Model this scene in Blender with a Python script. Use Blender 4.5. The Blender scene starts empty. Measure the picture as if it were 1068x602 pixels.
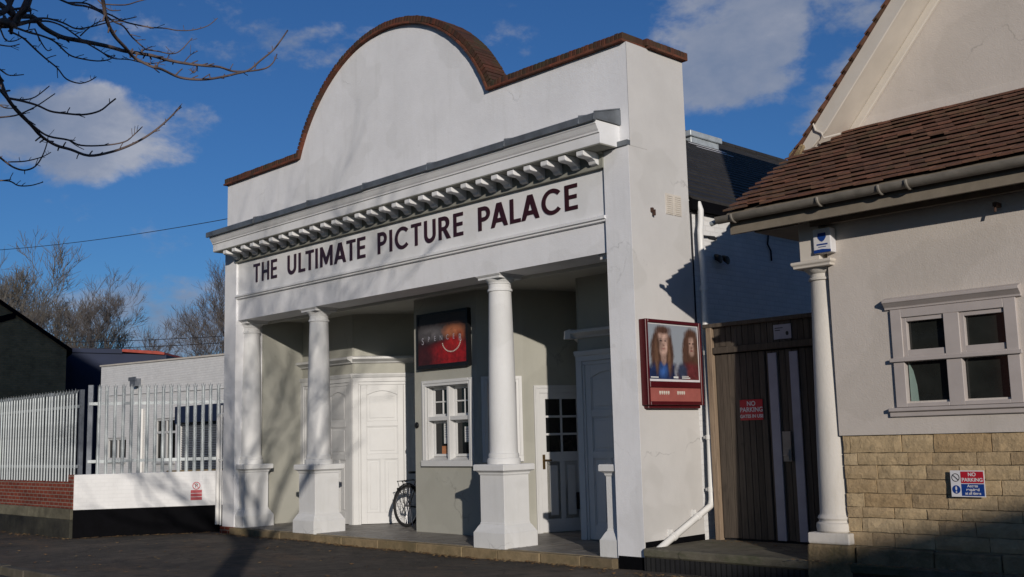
import bpy, bmesh, math, random
from mathutils import Vector
random.seed(7)
sc = bpy.context.scene
C = sc.collection
pi = math.pi
K = 0.87            # metres per drawing unit, applied to everything at the end

# ---------------------------------------------------------------- node helpers
def new_mat(name):
    m = bpy.data.materials.new(name); m.use_nodes = True
    nt = m.node_tree
    return m, nt, nt.nodes['Principled BSDF']

def node(nt, t, **kw):
    n = nt.nodes.new(t)
    for k, v in kw.items():
        if k.startswith('i_'):
            key = k[2:]
            n.inputs[int(key) if key.isdigit() else key].default_value = v
        else:
            setattr(n, k, v)
    return n

def ramp(nt, stops):
    r = nt.nodes.new('ShaderNodeValToRGB')
    e = r.color_ramp.elements
    e[0].position, e[0].color = stops[0][0], tuple(stops[0][1]) + (1,)
    e[1].position, e[1].color = stops[-1][0], tuple(stops[-1][1]) + (1,)
    for p, c in stops[1:-1]:
        x = e.new(p); x.color = tuple(c) + (1,)
    return r

def mixc(nt, fac, a, b, blend='MIX'):
    m = nt.nodes.new('ShaderNodeMix'); m.data_type = 'RGBA'; m.blend_type = blend
    for sock, v in ((m.inputs[0], fac), (m.inputs[6], a), (m.inputs[7], b)):
        if isinstance(v, (int, float)): sock.default_value = v
        elif isinstance(v, tuple): sock.default_value = v + (1,) if len(v) == 3 else v
        else: nt.links.new(v, sock)
    return m.outputs[2]

def coords(nt, scale=(1, 1, 1)):
    tc = nt.nodes.new('ShaderNodeTexCoord')
    mp = nt.nodes.new('ShaderNodeMapping'); mp.inputs['Scale'].default_value = scale
    nt.links.new(tc.outputs['Object'], mp.inputs['Vector'])
    return mp.outputs['Vector']

def noise(nt, vec, scale, detail=4, rough=.6):
    n = node(nt, 'ShaderNodeTexNoise'); n.inputs['Scale'].default_value = scale
    n.inputs['Detail'].default_value = detail; n.inputs['Roughness'].default_value = rough
    nt.links.new(vec, n.inputs['Vector'])
    return n.outputs['Fac']

def bump(nt, bsdf, height, strength, dist=.01):
    b = node(nt, 'ShaderNodeBump'); b.inputs['Strength'].default_value = strength
    b.inputs['Distance'].default_value = dist
    nt.links.new(height, b.inputs['Height']); nt.links.new(b.outputs['Normal'], bsdf.inputs['Normal'])

def plain(name, col, rough=.6, metal=0, var=.12, nscale=6, bstr=.15, bdist=.004, spec=.4, island=0):
    m, nt, b = new_mat(name)
    v = coords(nt)
    f = noise(nt, v, nscale, 5)
    lo = tuple(c * (1 - var) for c in col); hi = tuple(min(1, c * (1 + var)) for c in col)
    r = ramp(nt, [(.3, lo), (.7, hi)])
    nt.links.new(f, r.inputs[0])
    out = r.outputs[0]
    if island:
        g = node(nt, 'ShaderNodeNewGeometry')
        rr = ramp(nt, [(0, (1 - island,) * 3), (1, (1 + island,) * 3)])
        nt.links.new(g.outputs['Random Per Island'], rr.inputs[0])
        out = mixc(nt, 1.0, out, rr.outputs[0], 'MULTIPLY')
    nt.links.new(out, b.inputs['Base Color'])
    b.inputs['Roughness'].default_value = rough; b.inputs['Metallic'].default_value = metal
    b.inputs['Specular IOR Level'].default_value = spec
    if bstr: bump(nt, b, noise(nt, v, nscale * 6, 4), bstr, bdist)
    return m

def render_mat(name, col, dirt=.25, bstr=.35, streak=(.50, .50, .47), scale=1.0, grime=.62):
    """painted render: faint patchiness, rain streaks, fine trowel texture"""
    m, nt, b = new_mat(name)
    v = coords(nt)
    vs = coords(nt, (3.2, 3.2, .35))
    f1 = noise(nt, v, .9, 6, .65); f2 = noise(nt, vs, 1.6, 6, .7); f3 = noise(nt, v, 14, 4)
    r1 = ramp(nt, [(.35, tuple(c * .9 for c in col)), (.65, col)]); nt.links.new(f1, r1.inputs[0])
    r2 = ramp(nt, [(grime - .10, (0, 0, 0)), (grime + .14, (1, 1, 1))]); nt.links.new(f2, r2.inputs[0])
    mu = node(nt, 'ShaderNodeMath', operation='MULTIPLY'); mu.inputs[1].default_value = dirt
    nt.links.new(r2.outputs[0], mu.inputs[0])
    c = mixc(nt, mu.outputs[0], r1.outputs[0], streak)
    # patched-in repairs (sharp-edged, barely different white) and hairline cracks
    fp = noise(nt, coords(nt, (1, 1, 1.3)), .55, 3, .45)
    rp = ramp(nt, [(.53, (1, 1, 1)), (.545, (.945, .945, .94))]); nt.links.new(fp, rp.inputs[0])
    c = mixc(nt, 1.0, c, rp.outputs[0], 'MULTIPLY')
    nz = node(nt, 'ShaderNodeTexNoise'); nz.inputs['Scale'].default_value = 1.7; nz.inputs['Detail'].default_value = 7
    wv = node(nt, 'ShaderNodeVectorMath', operation='ADD'); vo = node(nt, 'ShaderNodeTexVoronoi', feature='DISTANCE_TO_EDGE'); vo.inputs['Scale'].default_value = .42
    nt.links.new(v, nz.inputs['Vector']); nt.links.new(v, wv.inputs[0]); nt.links.new(nz.outputs['Color'], wv.inputs[1]); nt.links.new(wv.outputs[0], vo.inputs['Vector'])
    rk = ramp(nt, [(.0, (.62,) * 3), (.006, (1, 1, 1))]); nt.links.new(vo.outputs['Distance'], rk.inputs[0])
    km = ramp(nt, [(.55, (0, 0, 0)), (.62, (.7,) * 3)]); nt.links.new(f1, km.inputs[0])
    c = mixc(nt, km.outputs[0], c, mixc(nt, 1.0, c, rk.outputs[0], 'MULTIPLY'))
    nt.links.new(c, b.inputs['Base Color'])
    b.inputs['Roughness'].default_value = .75; b.inputs['Specular IOR Level'].default_value = .25
    ad = node(nt, 'ShaderNodeMath', operation='ADD')
    f4 = noise(nt, v, 60, 3)
    nt.links.new(f3, ad.inputs[0]); nt.links.new(f4, ad.inputs[1])
    bump(nt, b, ad.outputs[0], bstr, .006)
    return m

def brick_mat(name, c1, c2, mortar, bw=.22, bh=.075, ms=.012, bstr=.5, var=.3, rough=.85, stain=None):
    m, nt, b = new_mat(name)
    tc = node(nt, 'ShaderNodeTexCoord')
    sp = node(nt, 'ShaderNodeSeparateXYZ'); nt.links.new(tc.outputs['Object'], sp.inputs[0])
    ad = node(nt, 'ShaderNodeMath', operation='ADD')
    nt.links.new(sp.outputs[0], ad.inputs[0]); nt.links.new(sp.outputs[1], ad.inputs[1])
    cb = node(nt, 'ShaderNodeCombineXYZ'); nt.links.new(ad.outputs[0], cb.inputs[0]); nt.links.new(sp.outputs[2], cb.inputs[1])
    bk = node(nt, 'ShaderNodeTexBrick'); nt.links.new(cb.outputs[0], bk.inputs['Vector'])
    bk.inputs['Scale'].default_value = 1; bk.inputs['Brick Width'].default_value = bw
    bk.inputs['Row Height'].default_value = bh; bk.inputs['Mortar Size'].default_value = ms
    bk.inputs['Mortar Smooth'].default_value = .2; bk.inputs['Bias'].default_value = 0
    bk.inputs['Color1'].default_value = c1 + (1,); bk.inputs['Color2'].default_value = c2 + (1,)
    bk.inputs['Mortar'].default_value = mortar + (1,)
    f = noise(nt, tc.outputs['Object'], 2.5, 6, .7)
    r = ramp(nt, [(.3, (1 - var,) * 3), (.7, (1 + var * .4,) * 3)]); nt.links.new(f, r.inputs[0])
    c = mixc(nt, 1.0, bk.outputs['Color'], r.outputs[0], 'MULTIPLY')
    if stain:
        f2 = noise(nt, tc.outputs['Object'], 1.1, 6, .7)
        r2 = ramp(nt, [(.52, (0, 0, 0)), (.68, (.8, .8, .8))]); nt.links.new(f2, r2.inputs[0])
        c = mixc(nt, r2.outputs[0], c, stain)
    nt.links.new(c, b.inputs['Base Color'])
    b.inputs['Roughness'].default_value = rough; b.inputs['Specular IOR Level'].default_value = .2
    inv = node(nt, 'ShaderNodeMath', operation='SUBTRACT'); inv.inputs[0].default_value = 1
    nt.links.new(bk.outputs['Fac'], inv.inputs[1])
    f3 = noise(nt, tc.outputs['Object'], 40, 3)
    a2 = node(nt, 'ShaderNodeMath', operation='MULTIPLY_ADD'); a2.inputs[1].default_value = .35
    nt.links.new(f3, a2.inputs[0]); nt.links.new(inv.outputs[0], a2.inputs[2])
    bump(nt, b, a2.outputs[0], bstr, .008)
    return m

def island_mat(name, cols, rough=.85, nscale=12, bstr=.5, bdist=.006, moss=None, mossamt=.6, var=.25, spec=.3):
    """each loose piece (brick, tile, stone, plank) gets its own tone"""
    m, nt, b = new_mat(name)
    g = node(nt, 'ShaderNodeNewGeometry')
    n = len(cols)
    r = ramp(nt, [(i / (n - 1), c) for i, c in enumerate(cols)])
    nt.links.new(g.outputs['Random Per Island'], r.inputs[0])
    v = coords(nt)
    f = noise(nt, v, nscale, 6, .7)
    r2 = ramp(nt, [(.3, (1 - var,) * 3), (.7, (1 + var,) * 3)]); nt.links.new(f, r2.inputs[0])
    c = mixc(nt, 1.0, r.outputs[0], r2.outputs[0], 'MULTIPLY')
    if moss:
        f2 = noise(nt, v, 2.2, 6, .75)
        r3 = ramp(nt, [(.46, (0, 0, 0)), (.66, (mossamt,) * 3)]); nt.links.new(f2, r3.inputs[0])
        c = mixc(nt, r3.outputs[0], c, moss)
    nt.links.new(c, b.inputs['Base Color'])
    b.inputs['Roughness'].default_value = rough; b.inputs['Specular IOR Level'].default_value = spec
    bump(nt, b, noise(nt, v, nscale * 4, 5, .7), bstr, bdist)
    return m

def wood_mat(name, cols, rough=.8):
    m, nt, b = new_mat(name)
    g = node(nt, 'ShaderNodeNewGeometry')
    r = ramp(nt, [(i / (len(cols) - 1), c) for i, c in enumerate(cols)])
    nt.links.new(g.outputs['Random Per Island'], r.inputs[0])
    v = coords(nt, (14, 14, .8)); f = noise(nt, v, 3, 6, .7)
    r2 = ramp(nt, [(.3, (.6,) * 3), (.7, (1.25,) * 3)]); nt.links.new(f, r2.inputs[0])
    c = mixc(nt, 1.0, r.outputs[0], r2.outputs[0], 'MULTIPLY')
    vk = coords(nt, (3, 3, 1.2))
    f2 = noise(nt, vk, 2.1, 4, .6)
    r3 = ramp(nt, [(.62, (0, 0, 0)), (.74, (.7,) * 3)]); nt.links.new(f2, r3.inputs[0])
    c = mixc(nt, r3.outputs[0], c, (.045, .038, .03))
    nt.links.new(c, b.inputs['Base Color'])
    b.inputs['Roughness'].default_value = rough; b.inputs['Specular IOR Level'].default_value = .2
    bump(nt, b, f, .6, .004)
    return m

def ground_mat(name, base, patch, agg=.5, bstr=.8, rough=.88, leaf=None):
    m, nt, b = new_mat(name)
    v = coords(nt)
    f = noise(nt, v, .45, 7, .7); f2 = noise(nt, v, 120, 2); f3 = noise(nt, v, 4, 6, .7)
    r = ramp(nt, [(.38, base), (.62, patch)]); nt.links.new(f, r.inputs[0])
    r2 = ramp(nt, [(.3, (1 - agg,) * 3), (.75, (1 + agg,) * 3)]); nt.links.new(f2, r2.inputs[0])
    c = mixc(nt, 1.0, r.outputs[0], r2.outputs[0], 'MULTIPLY')
    r3 = ramp(nt, [(.35, (.72,) * 3), (.65, (1.2,) * 3)]); nt.links.new(f3, r3.inputs[0])
    c = mixc(nt, 1.0, c, r3.outputs[0], 'MULTIPLY')
    if leaf:
        f4 = noise(nt, coords(nt, (.45, 1.3, 1)), 1.1, 8, .8)
        r4 = ramp(nt, [(.52, (0, 0, 0)), (.66, (.75,) * 3)]); nt.links.new(f4, r4.inputs[0])
        c = mixc(nt, r4.outputs[0], c, leaf)
    if leaf:
        vo = node(nt, 'ShaderNodeTexVoronoi', feature='DISTANCE_TO_EDGE'); vo.inputs['Scale'].default_value = .55
        wv = node(nt, 'ShaderNodeVectorMath', operation='ADD'); nz = node(nt, 'ShaderNodeTexNoise'); nz.inputs['Scale'].default_value = 2.2; nz.inputs['Detail'].default_value = 6
        nt.links.new(v, nz.inputs['Vector']); nt.links.new(v, wv.inputs[0]); nt.links.new(nz.outputs['Color'], wv.inputs[1]); nt.links.new(wv.outputs[0], vo.inputs['Vector'])
        rc = ramp(nt, [(.0, (.35,) * 3), (.012, (1, 1, 1))]); nt.links.new(vo.outputs['Distance'], rc.inputs[0])
        c = mixc(nt, .8, c, rc.outputs[0], 'MULTIPLY')
    nt.links.new(c, b.inputs['Base Color'])
    b.inputs['Roughness'].default_value = rough; b.inputs['Specular IOR Level'].default_value = .3
    ad = node(nt, 'ShaderNodeMath', operation='ADD'); nt.links.new(f2, ad.inputs[0]); nt.links.new(f3, ad.inputs[1])
    bump(nt, b, ad.outputs[0], bstr, .008)
    return m

M = dict(
    white=render_mat('white_render', (.80, .80, .81), .24),
    whitebright=render_mat('white_render_clean', (.80, .80, .80), .10, bstr=.22),
    dirtyshade=render_mat('grimy_shaded_cornice_paint', (.30, .30, .26), .6, streak=(.14, .14, .12)),  # base colour darkened for the shade under the cornice, grime streaks on top
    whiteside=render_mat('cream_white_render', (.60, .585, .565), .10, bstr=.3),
    joinery=plain('white_joinery_paint', (.58, .58, .57), .45, var=.04, nscale=3, bstr=.08, bdist=.002, spec=.45),
    column=render_mat('white_column_paint', (.70, .70, .69), .3, bstr=.45, grime=.6),
    green=render_mat('grey_green_paint', (.40, .395, .345), .14, bstr=.25, streak=(.30, .30, .25)),
    ceiling=plain('cream_ceiling_paint', (.50, .49, .44), .7, var=.06, nscale=2),
    lead=plain('lead_sheet', (.155, .17, .185), .5, metal=.35, var=.28, nscale=4, bstr=.3),
    letter=plain('maroon_letter_paint', (.035, .009, .012), .35, var=.1, bstr=.05),
    black=plain('black_plinth_paint', (.0025, .0025, .0035), .85, spec=.08, var=.3, nscale=5, bstr=.3),
    whitebrick=brick_mat('white_painted_brick', (.76, .755, .74), (.70, .70, .69), (.68, .67, .66), .225, .075, .010, .45, .10),
    coping=island_mat('weathered_coping_brick', [(.055, .024, .017), (.11, .036, .021), (.038, .022, .017), (.075, .029, .019)], moss=(.05, .046, .024), mossamt=.85, bstr=.7),
    creasing=island_mat('coping_tile', [(.11, .035, .02), (.18, .055, .03), (.07, .03, .02)], moss=(.05, .05, .03), mossamt=.5),
    slate=island_mat('dark_slate', [(.022, .021, .020), (.033, .031, .029), (.026, .024, .022)], rough=.7, nscale=6, bstr=.3),
    glass=plain('dark_window_glass', (.008, .009, .010), .05, var=.2, nscale=1, bstr=0, spec=.35),
    sage_glass=plain('dim_window_glass', (.018, .020, .018), .06, var=.4, nscale=2, bstr=0, spec=.6),
    kerb=island_mat('worn_kerb_stone', [(.21, .155, .085), (.26, .195, .11), (.15, .115, .07)], nscale=7, moss=(.06, .06, .03), mossamt=.5),
    roadkerb=island_mat('dirty_road_kerb', [(.085, .075, .06), (.11, .095, .075), (.07, .062, .05)], nscale=7, moss=(.04, .045, .025), mossamt=.5),
    litter=island_mat('dead_leaves', [(.12, .065, .03), (.20, .12, .05), (.07, .045, .028), (.26, .18, .08)], nscale=20, bstr=0),
    smoothwhite=brick_mat('thickly_painted_brick', (.78, .78, .775), (.76, .76, .755), (.74, .74, .735), .225, .075, .010, .16, .08),
    tile=plain('entrance_tile', (.19, .175, .16), .45, var=.2, nscale=4),
    blackmetal=plain('black_metal', (.012, .012, .013), .4, metal=.3, bstr=.05),
    chrome=plain('dull_steel', (.35, .35, .36), .35, metal=.9, bstr=.05),
    brass=plain('aged_brass', (.14, .09, .035), .35, metal=.8, bstr=.1),
    rubber=plain('tyre_rubber', (.015, .015, .016), .75, bstr=.2),
    red=plain('dark_red_case_paint', (.072, .006, .009), .38, var=.1, bstr=.05),
    pvc=plain('white_pvc', (.74, .73, .70), .4, var=.05, nscale=5, bstr=.05),
    galv=plain('galvanised_steel', (.36, .39, .40), .48, metal=.25, var=.18, nscale=7, bstr=.1, island=.22),
    galvdark=plain('shaded_galvanised_steel', (.15, .165, .19), .55, metal=.3, var=.2, nscale=7, bstr=.1),  # darker copy of the steel; on the fence posts it paints in shade
    redbrick=brick_mat('red_brick', (.25, .055, .03), (.17, .038, .024), (.26, .22, .18), .225, .075, .010, .6, .3),
    oldconc=ground_mat('stained_concrete', (.20, .185, .13), (.11, .10, .07), .25, .5),
    tarred=ground_mat('tarred_concrete', (.012, .012, .012), (.05, .048, .036), .4, .6),
    darkbrick=brick_mat('dark_brown_brick', (.46, .24, .10), (.34, .18, .08), (.32, .20, .11), .225, .075, .012, .5, .35),
    navy=plain('navy_cladding', (.012, .02, .05), .6, var=.2, nscale=1),
    redroof=plain('red_roof_edge', (.33, .05, .03), .6, var=.2),
    wood=wood_mat('weathered_gate_boards', [(.085, .070, .056), (.12, .098, .078), (.06, .05, .041), (.10, .08, .062)]),
    post=wood_mat('gate_post_timber', [(.26, .19, .13), (.29, .215, .15)]),
    greyp=plain('pale_grey_strip', (.34, .33, .38), .6, var=.12, nscale=3),
    cream=render_mat('cream_render', (.575, .52, .465), .15, bstr=.4, streak=(.38, .34, .28)),
    creampaint=plain('cream_trim_paint', (.60, .55, .48), .55, var=.08, nscale=2, bstr=.1),
    greytrim=plain('warm_grey_trim_paint', (.43, .385, .36), .55, var=.08, nscale=3, bstr=.12),
    flaky=render_mat('flaking_column_paint', (.62, .585, .53), .55, bstr=.5, streak=(.42, .37, .28), grime=.64),
    stone=island_mat('buff_rubble_stone', [(.40, .29, .165), (.46, .345, .20), (.34, .245, .14), (.50, .385, .235), (.385, .27, .145)], nscale=6, bstr=.8, bdist=.014, var=.22),
    mortar=plain('stone_mortar', (.30, .25, .17), .9, var=.15, bstr=.5),
    basestone=island_mat('base_stone', [(.26, .19, .10), (.20, .15, .09), (.30, .22, .12)], nscale=5, bstr=.9, bdist=.02, moss=(.05, .055, .02)),
    rooftile=island_mat('red_brown_roof_tile', [(.125, .060, .040), (.165, .075, .048), (.10, .052, .036), (.145, .063, .040)], nscale=10, bstr=.5, moss=(.085, .085, .04), mossamt=.4),
    gutter=plain('weathered_cast_gutter', (.22, .20, .17), .55, metal=.2, var=.3, nscale=5, bstr=.3),
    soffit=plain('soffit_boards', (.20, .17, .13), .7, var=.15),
    darkvoid=plain('dark_interior', (.01, .01, .011), .9, bstr=0),
    riser=brick_mat('dark_riser_brick', (.03, .03, .03), (.02, .02, .022), (.012, .012, .012), .075, .4, .012, .7, .4),
    slab=ground_mat('forecourt_concrete', (.15, .135, .10), (.11, .10, .075), .2, .4, leaf=(.035, .05, .015)),
    asphalt=ground_mat('pavement_asphalt', (.050, .045, .038), (.115, .095, .075), .6, 1.0, leaf=(.14, .095, .062)),
    road=ground_mat('road_asphalt', (.045, .045, .047), (.055, .054, .053), .5, .9),
    yellow=plain('worn_yellow_line', (.40, .30, .07), .7, var=.3, nscale=20),
    earth=ground_mat('yard_ground', (.07, .065, .05), (.09, .085, .06), .3, .6),
    bark=plain('mossy_bark', (.085, .072, .05), .9, var=.35, nscale=9, bstr=.9, bdist=.01),
    twig=plain('twig_bark', (.13, .095, .085), .8, var=.3, nscale=20, bstr=.4),
    fartwig=plain('winter_twigs', (.125, .112, .095), .9, var=.25, nscale=1, bstr=0),
    fartwigdark=plain('dark_winter_twigs', (.095, .082, .075), .9, var=.25, nscale=1, bstr=0),
    wire=plain('cable_black', (.02, .02, .022), .7, bstr=0),
    paper=plain('white_paper', (.62, .62, .60), .7, var=.05, bstr=0),
    signred=plain('sign_red', (.42, .015, .03), .35, var=.06, bstr=0),
    signblue=plain('sign_blue', (.01, .045, .22), .35, var=.06, bstr=0),
    signwhite=plain('sign_white', (.66, .65, .66), .35, var=.05, bstr=0),
    signblack=plain('sign_black', (.02, .02, .02), .4, bstr=0),
    rust=plain('rusty_bracket', (.06, .03, .02), .8, bstr=.2),
)

# ---------------------------------------------------------------- mesh builder
ORIGIN = {}
class MB:
    def __init__(s, frame=None):
        s.v = []; s.f = []; s.T = frame or (lambda p: p)
    def fr(s, frame): s.T = frame or (lambda p: p); return s
    def add(s, pts, faces):
        o = len(s.v); s.v += [s.T(p) for p in pts]
        s.f += [tuple(i + o for i in f) for f in faces]; return s
    def box(s, x0, x1, y0, y1, z0, z1):
        return s.add([(x0, y0, z0), (x1, y0, z0), (x1, y1, z0), (x0, y1, z0), (x0, y0, z1), (x1, y0, z1), (x1, y1, z1), (x0, y1, z1)],
                     [(0, 3, 2, 1), (4, 5, 6, 7), (0, 1, 5, 4), (1, 2, 6, 5), (2, 3, 7, 6), (3, 0, 4, 7)])
    def prism(s, pts, a, b, axis='y'):
        n = len(pts)
        g = {'y': lambda p, q: (p[0], q, p[1]), 'x': lambda p, q: (q, p[0], p[1]), 'z': lambda p, q: (p[0], p[1], q)}[axis]
        P = [g(p, a) for p in pts] + [g(p, b) for p in pts]
        F = [tuple(range(n)), tuple(range(2 * n - 1, n - 1, -1))] + [(i, (i + 1) % n, n + (i + 1) % n, n + i) for i in range(n)]
        return s.add(P, F)
    def lathe(s, cx, cy, prof, n=32, a0=0):
        P = []; F = []
        for r, z in prof:
            P += [(cx + r * math.cos(a0 + 2 * pi * i / n), cy + r * math.sin(a0 + 2 * pi * i / n), z) for i in range(n)]
        for k in range(len(prof) - 1):
            F += [(k * n + i, k * n + (i + 1) % n, (k + 1) * n + (i + 1) % n, (k + 1) * n + i) for i in range(n)]
        F += [tuple(range(n))[::-1], tuple((len(prof) - 1) * n + i for i in range(n))]
        return s.add(P, F)
    def square(s, cx, cy, prof):
        return s.lathe(cx, cy, [(h * math.sqrt(2), z) for h, z in prof], 4, pi / 4)
    def tube(s, path, rad, n=8, closed=False):
        path = [Vector(p) for p in path]; m = len(path)
        if not isinstance(rad, (list, tuple)): rad = [rad] * m
        P = []; F = []
        up = None
        for i, p in enumerate(path):
            if closed: t = path[(i + 1) % m] - path[i - 1]
            else: t = path[min(i + 1, m - 1)] - path[max(i - 1, 0)]
            t = t.normalized() if t.length > 1e-9 else Vector((0, 0, 1))
            if up is None:
                up = Vector((0, 0, 1)) if abs(t.z) < .9 else Vector((1, 0, 0))
            u = (up - t * up.dot(t))
            if u.length < 1e-4: u = t.orthogonal()
            u.normalize(); w = t.cross(u); up = u
            for k in range(n):
                a = 2 * pi * k / n
                P.append(tuple(p + (u * math.cos(a) + w * math.sin(a)) * rad[i]))
        for i in range(m if closed else m - 1):
            j = (i + 1) % m
            F += [(i * n + k, i * n + (k + 1) % n, j * n + (k + 1) % n, j * n + k) for k in range(n)]
        if not closed: F += [tuple(range(n))[::-1], tuple((m - 1) * n + k for k in range(n))]
        return s.add(P, F)
    def build(s, name, mat, parent=None, bevel=0, smooth=False, seg=1):
        org = ORIGIN.get(parent, Vector((0, 0, 0))) if parent else Vector((0, 0, 0))
        me = bpy.data.meshes.new(name)
        me.from_pydata([tuple(Vector(p) - org) for p in s.v], [], s.f); me.update()
        bm = bmesh.new(); bm.from_mesh(me); bmesh.ops.recalc_face_normals(bm, faces=bm.faces); bm.to_mesh(me); bm.free()
        o = bpy.data.objects.new(name, me); C.objects.link(o)
        me.materials.append(M[mat] if isinstance(mat, str) else mat)
        if parent: o.parent = parent
        ORIGIN[o] = org
        if smooth:
            for p in me.polygons: p.use_smooth = True
            if smooth == 'auto':
                me.set_sharp_from_angle(angle=math.radians(35))
        if bevel:
            b = o.modifiers.new('bevel', 'BEVEL'); b.width = bevel; b.segments = seg; b.limit_method = 'ANGLE'; b.angle_limit = math.radians(40)
        return o

def frame(o, u):
    """local (a along wall, b into the wall, z) -> world"""
    l = math.hypot(*u); ux, uy = u[0] / l, u[1] / l
    ox, oy = o[0], o[1]; oz = o[2] if len(o) > 2 else 0
    return lambda p: (ox + ux * p[0] - uy * p[1], oy + uy * p[0] + ux * p[1], oz + p[2])

def thing(name, label, cat, loc, group=None):
    o = bpy.data.objects.new(name, None); C.objects.link(o)
    o.location = loc; o.empty_display_size = .2; ORIGIN[o] = Vector(loc)
    o['label'] = label; o['category'] = cat
    if group: o['group'] = group
    return o
def tag(o, label, cat, group=None):
    o['label'] = label; o['category'] = cat
    if group: o['group'] = group
    return o
def struct(o, kind='structure'):
    o['kind'] = kind; return o

def text(s_, size, fr_, x, z, y, mat, name, parent, align='CENTER', wide=1.0, depth=.002, bold=0):
    """real letters cut as a thin sheet of paint/vinyl on the surface at local depth y"""
    cu = bpy.data.curves.new(name, 'FONT'); cu.body = s_; cu.size = size; cu.align_x = align; cu.align_y = 'CENTER'
    cu.offset = bold; cu.extrude = depth / 2
    tmp = bpy.data.objects.new('tmp', cu); C.objects.link(tmp)
    dg = bpy.context.evaluated_depsgraph_get(); me = bpy.data.meshes.new_from_object(tmp.evaluated_get(dg))
    C.objects.unlink(tmp); bpy.data.objects.remove(tmp)
    mb = MB(fr_)
    mb.add([(x + v.co.x * wide, y - v.co.z, z + v.co.y) for v in me.vertices], [tuple(p.vertices) for p in me.polygons])
    bpy.data.meshes.remove(me)
    return mb.build(name, mat, parent)

def panel_wall(mb, u0, u1, z0, z1, t, ops=(), y0=0):
    """flat wall with rectangular openings (one row), built of butted boxes"""
    ops = sorted(ops); x = u0
    for a, b, c, d in ops:
        if a > x: mb.box(x, a, y0, y0 + t, z0, z1)
        mb.box(a, b, y0, y0 + t, z0, c); mb.box(a, b, y0, y0 + t, d, z1); x = b
    if u1 > x: mb.box(x, u1, y0, y0 + t, z0, z1)
    return mb
# ================================================================ THE CINEMA
FL = -.06
cin = thing('cinema_building', 'white rendered picture house with round brick-topped gable and columned open porch', 'cinema', (-5.3, 0, -.2))
ARC = [(-5.32 + 2.82 * math.sin(a), 5.69 + 2.82 * math.cos(a)) for a in [math.radians(-67.4 + 134.8 * i / 48) for i in range(49)]]
HT = 6.775
pts = [(-10.6, 5.33), (-10.6, HT)] + [(x, z) for x, z in ARC] + [(0, HT), (0, 5.33)]
pw = MB().prism(pts, .04, .39).build('parapet_wall', 'white', cin)
# returns behind the parapet
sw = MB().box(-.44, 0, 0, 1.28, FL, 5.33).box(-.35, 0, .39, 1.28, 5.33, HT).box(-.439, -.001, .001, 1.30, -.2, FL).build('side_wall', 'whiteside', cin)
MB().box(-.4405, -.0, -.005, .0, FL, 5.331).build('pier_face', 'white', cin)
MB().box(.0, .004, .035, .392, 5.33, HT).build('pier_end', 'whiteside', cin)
MB().box(-10.6, -10.16, 0, 1.28, FL, 5.33).box(-10.6, -10.25, .39, 1.28, 5.33, HT).box(-10.599, -10.161, .001, 1.3, -.2, FL).build('side_wall', 'white', cin)
# black plinth line at the foot of the corner pier
MB().box(-.43, .006, -.008, 1.27, -.21, -.03).prism([(.02, -.21), (.02, .155), (1.275, .165), (1.275, -.21)], -.2, .008, 'x').build('plinth', 'black', cin)

# coping: tile creasing then bricks on edge, following the outline
def path_pts():
    P = [(-10.66, HT), (-7.92, HT)] + ARC[1:-1] + [(-2.72, HT), (.05, HT)]
    return P
def resample(P, step):
    out = [Vector(P[0])]; acc = 0
    for a, b in zip(P, P[1:]):
        a, b = Vector(a), Vector(b); L = (b - a).length; d = step - acc
        while d <= L:
            out.append(a + (b - a) * (d / L)); d += step
        acc = L - (d - step)
    return out
def coping_run(P, step, y0, y1, h0, h1, gap, jit, mb):
    S = resample(P, step)
    for a, b in zip(S, S[1:]):
        t = (b - a).normalized(); n = Vector((-t.y, t.x))
        if n.y < 0: n = -n
        a2 = a + t * gap / 2; b2 = b - t * gap / 2
        j = random.uniform(-jit, jit); yj = random.uniform(-jit, jit)
        q = [a2 + n * h0, b2 + n * h0, b2 + n * (h1 + j), a2 + n * (h1 + j)]
        mb.prism([tuple(k) for k in q], y0 + yj, y1 + yj)
cb = MB(); tb = MB()
segs = [[(-10.66, HT), (-7.90, HT)], [(x, z) for x, z in ARC], [(-2.73, HT), (.05, HT)]]
for sg in segs:
    coping_run(sg, .0775, -.005, .43, .034, .135, .010, .004, cb)
    coping_run(sg, .17, -.035, .46, .0, .032, .004, .003, tb)
for x0 in (-.40, -10.65):
    y = .45
    while y < 1.32:
        j = random.uniform(-.004, .004)
        cb.box(x0, x0 + .44, y, y + .068, HT + .034, HT + .135 + j); y += .0775
    y = .47
    while y < 1.30:
        tb.box(x0 - .03, x0 + .475, y, y + .165, HT, HT + .032); y += .17
cp = cb.build('brick_coping', 'coping', pw, bevel=.006)
tb.build('tile_creasing', 'creasing', pw)
# cornice
prof = [(.04, 5.33), (-.37, 5.33), (-.37, 5.47), (-.392, 5.475), (-.392, 5.495), (-.41, 5.52), (-.44, 5.575), (-.455, 5.59), (-.455, 5.633), (.04, 5.633)]
co = MB().prism(prof, -10.43, -.17, 'x').build('cornice', 'whitebright', cin, bevel=.004)
ld = MB()
x = -10.47; edges = []
while x < -.2:
    w = min(random.uniform(1.4, 1.9), -.14 - x); edges.append((x, x + w - .0)); x += w
for a, b in edges:
    dz = random.uniform(-.006, .006); dy = random.uniform(-.006, .004)
    ld.prism([(.039, 5.85 + dz), (-.49 + dy, 5.715 + dz), (-.505 + dy, 5.70 + dz), (-.505 + dy, 5.615 + dz), (-.47, 5.612 + dz), (-.46, 5.64), (.039, 5.64)], a, b, 'x')
    ld.tube([(b - .01, .03, 5.865), (b - .01, -.49 + dy, 5.727), (b - .01, -.51 + dy, 5.62)], .012, 6)
ld.build('lead_flashing', 'lead', co)
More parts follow.
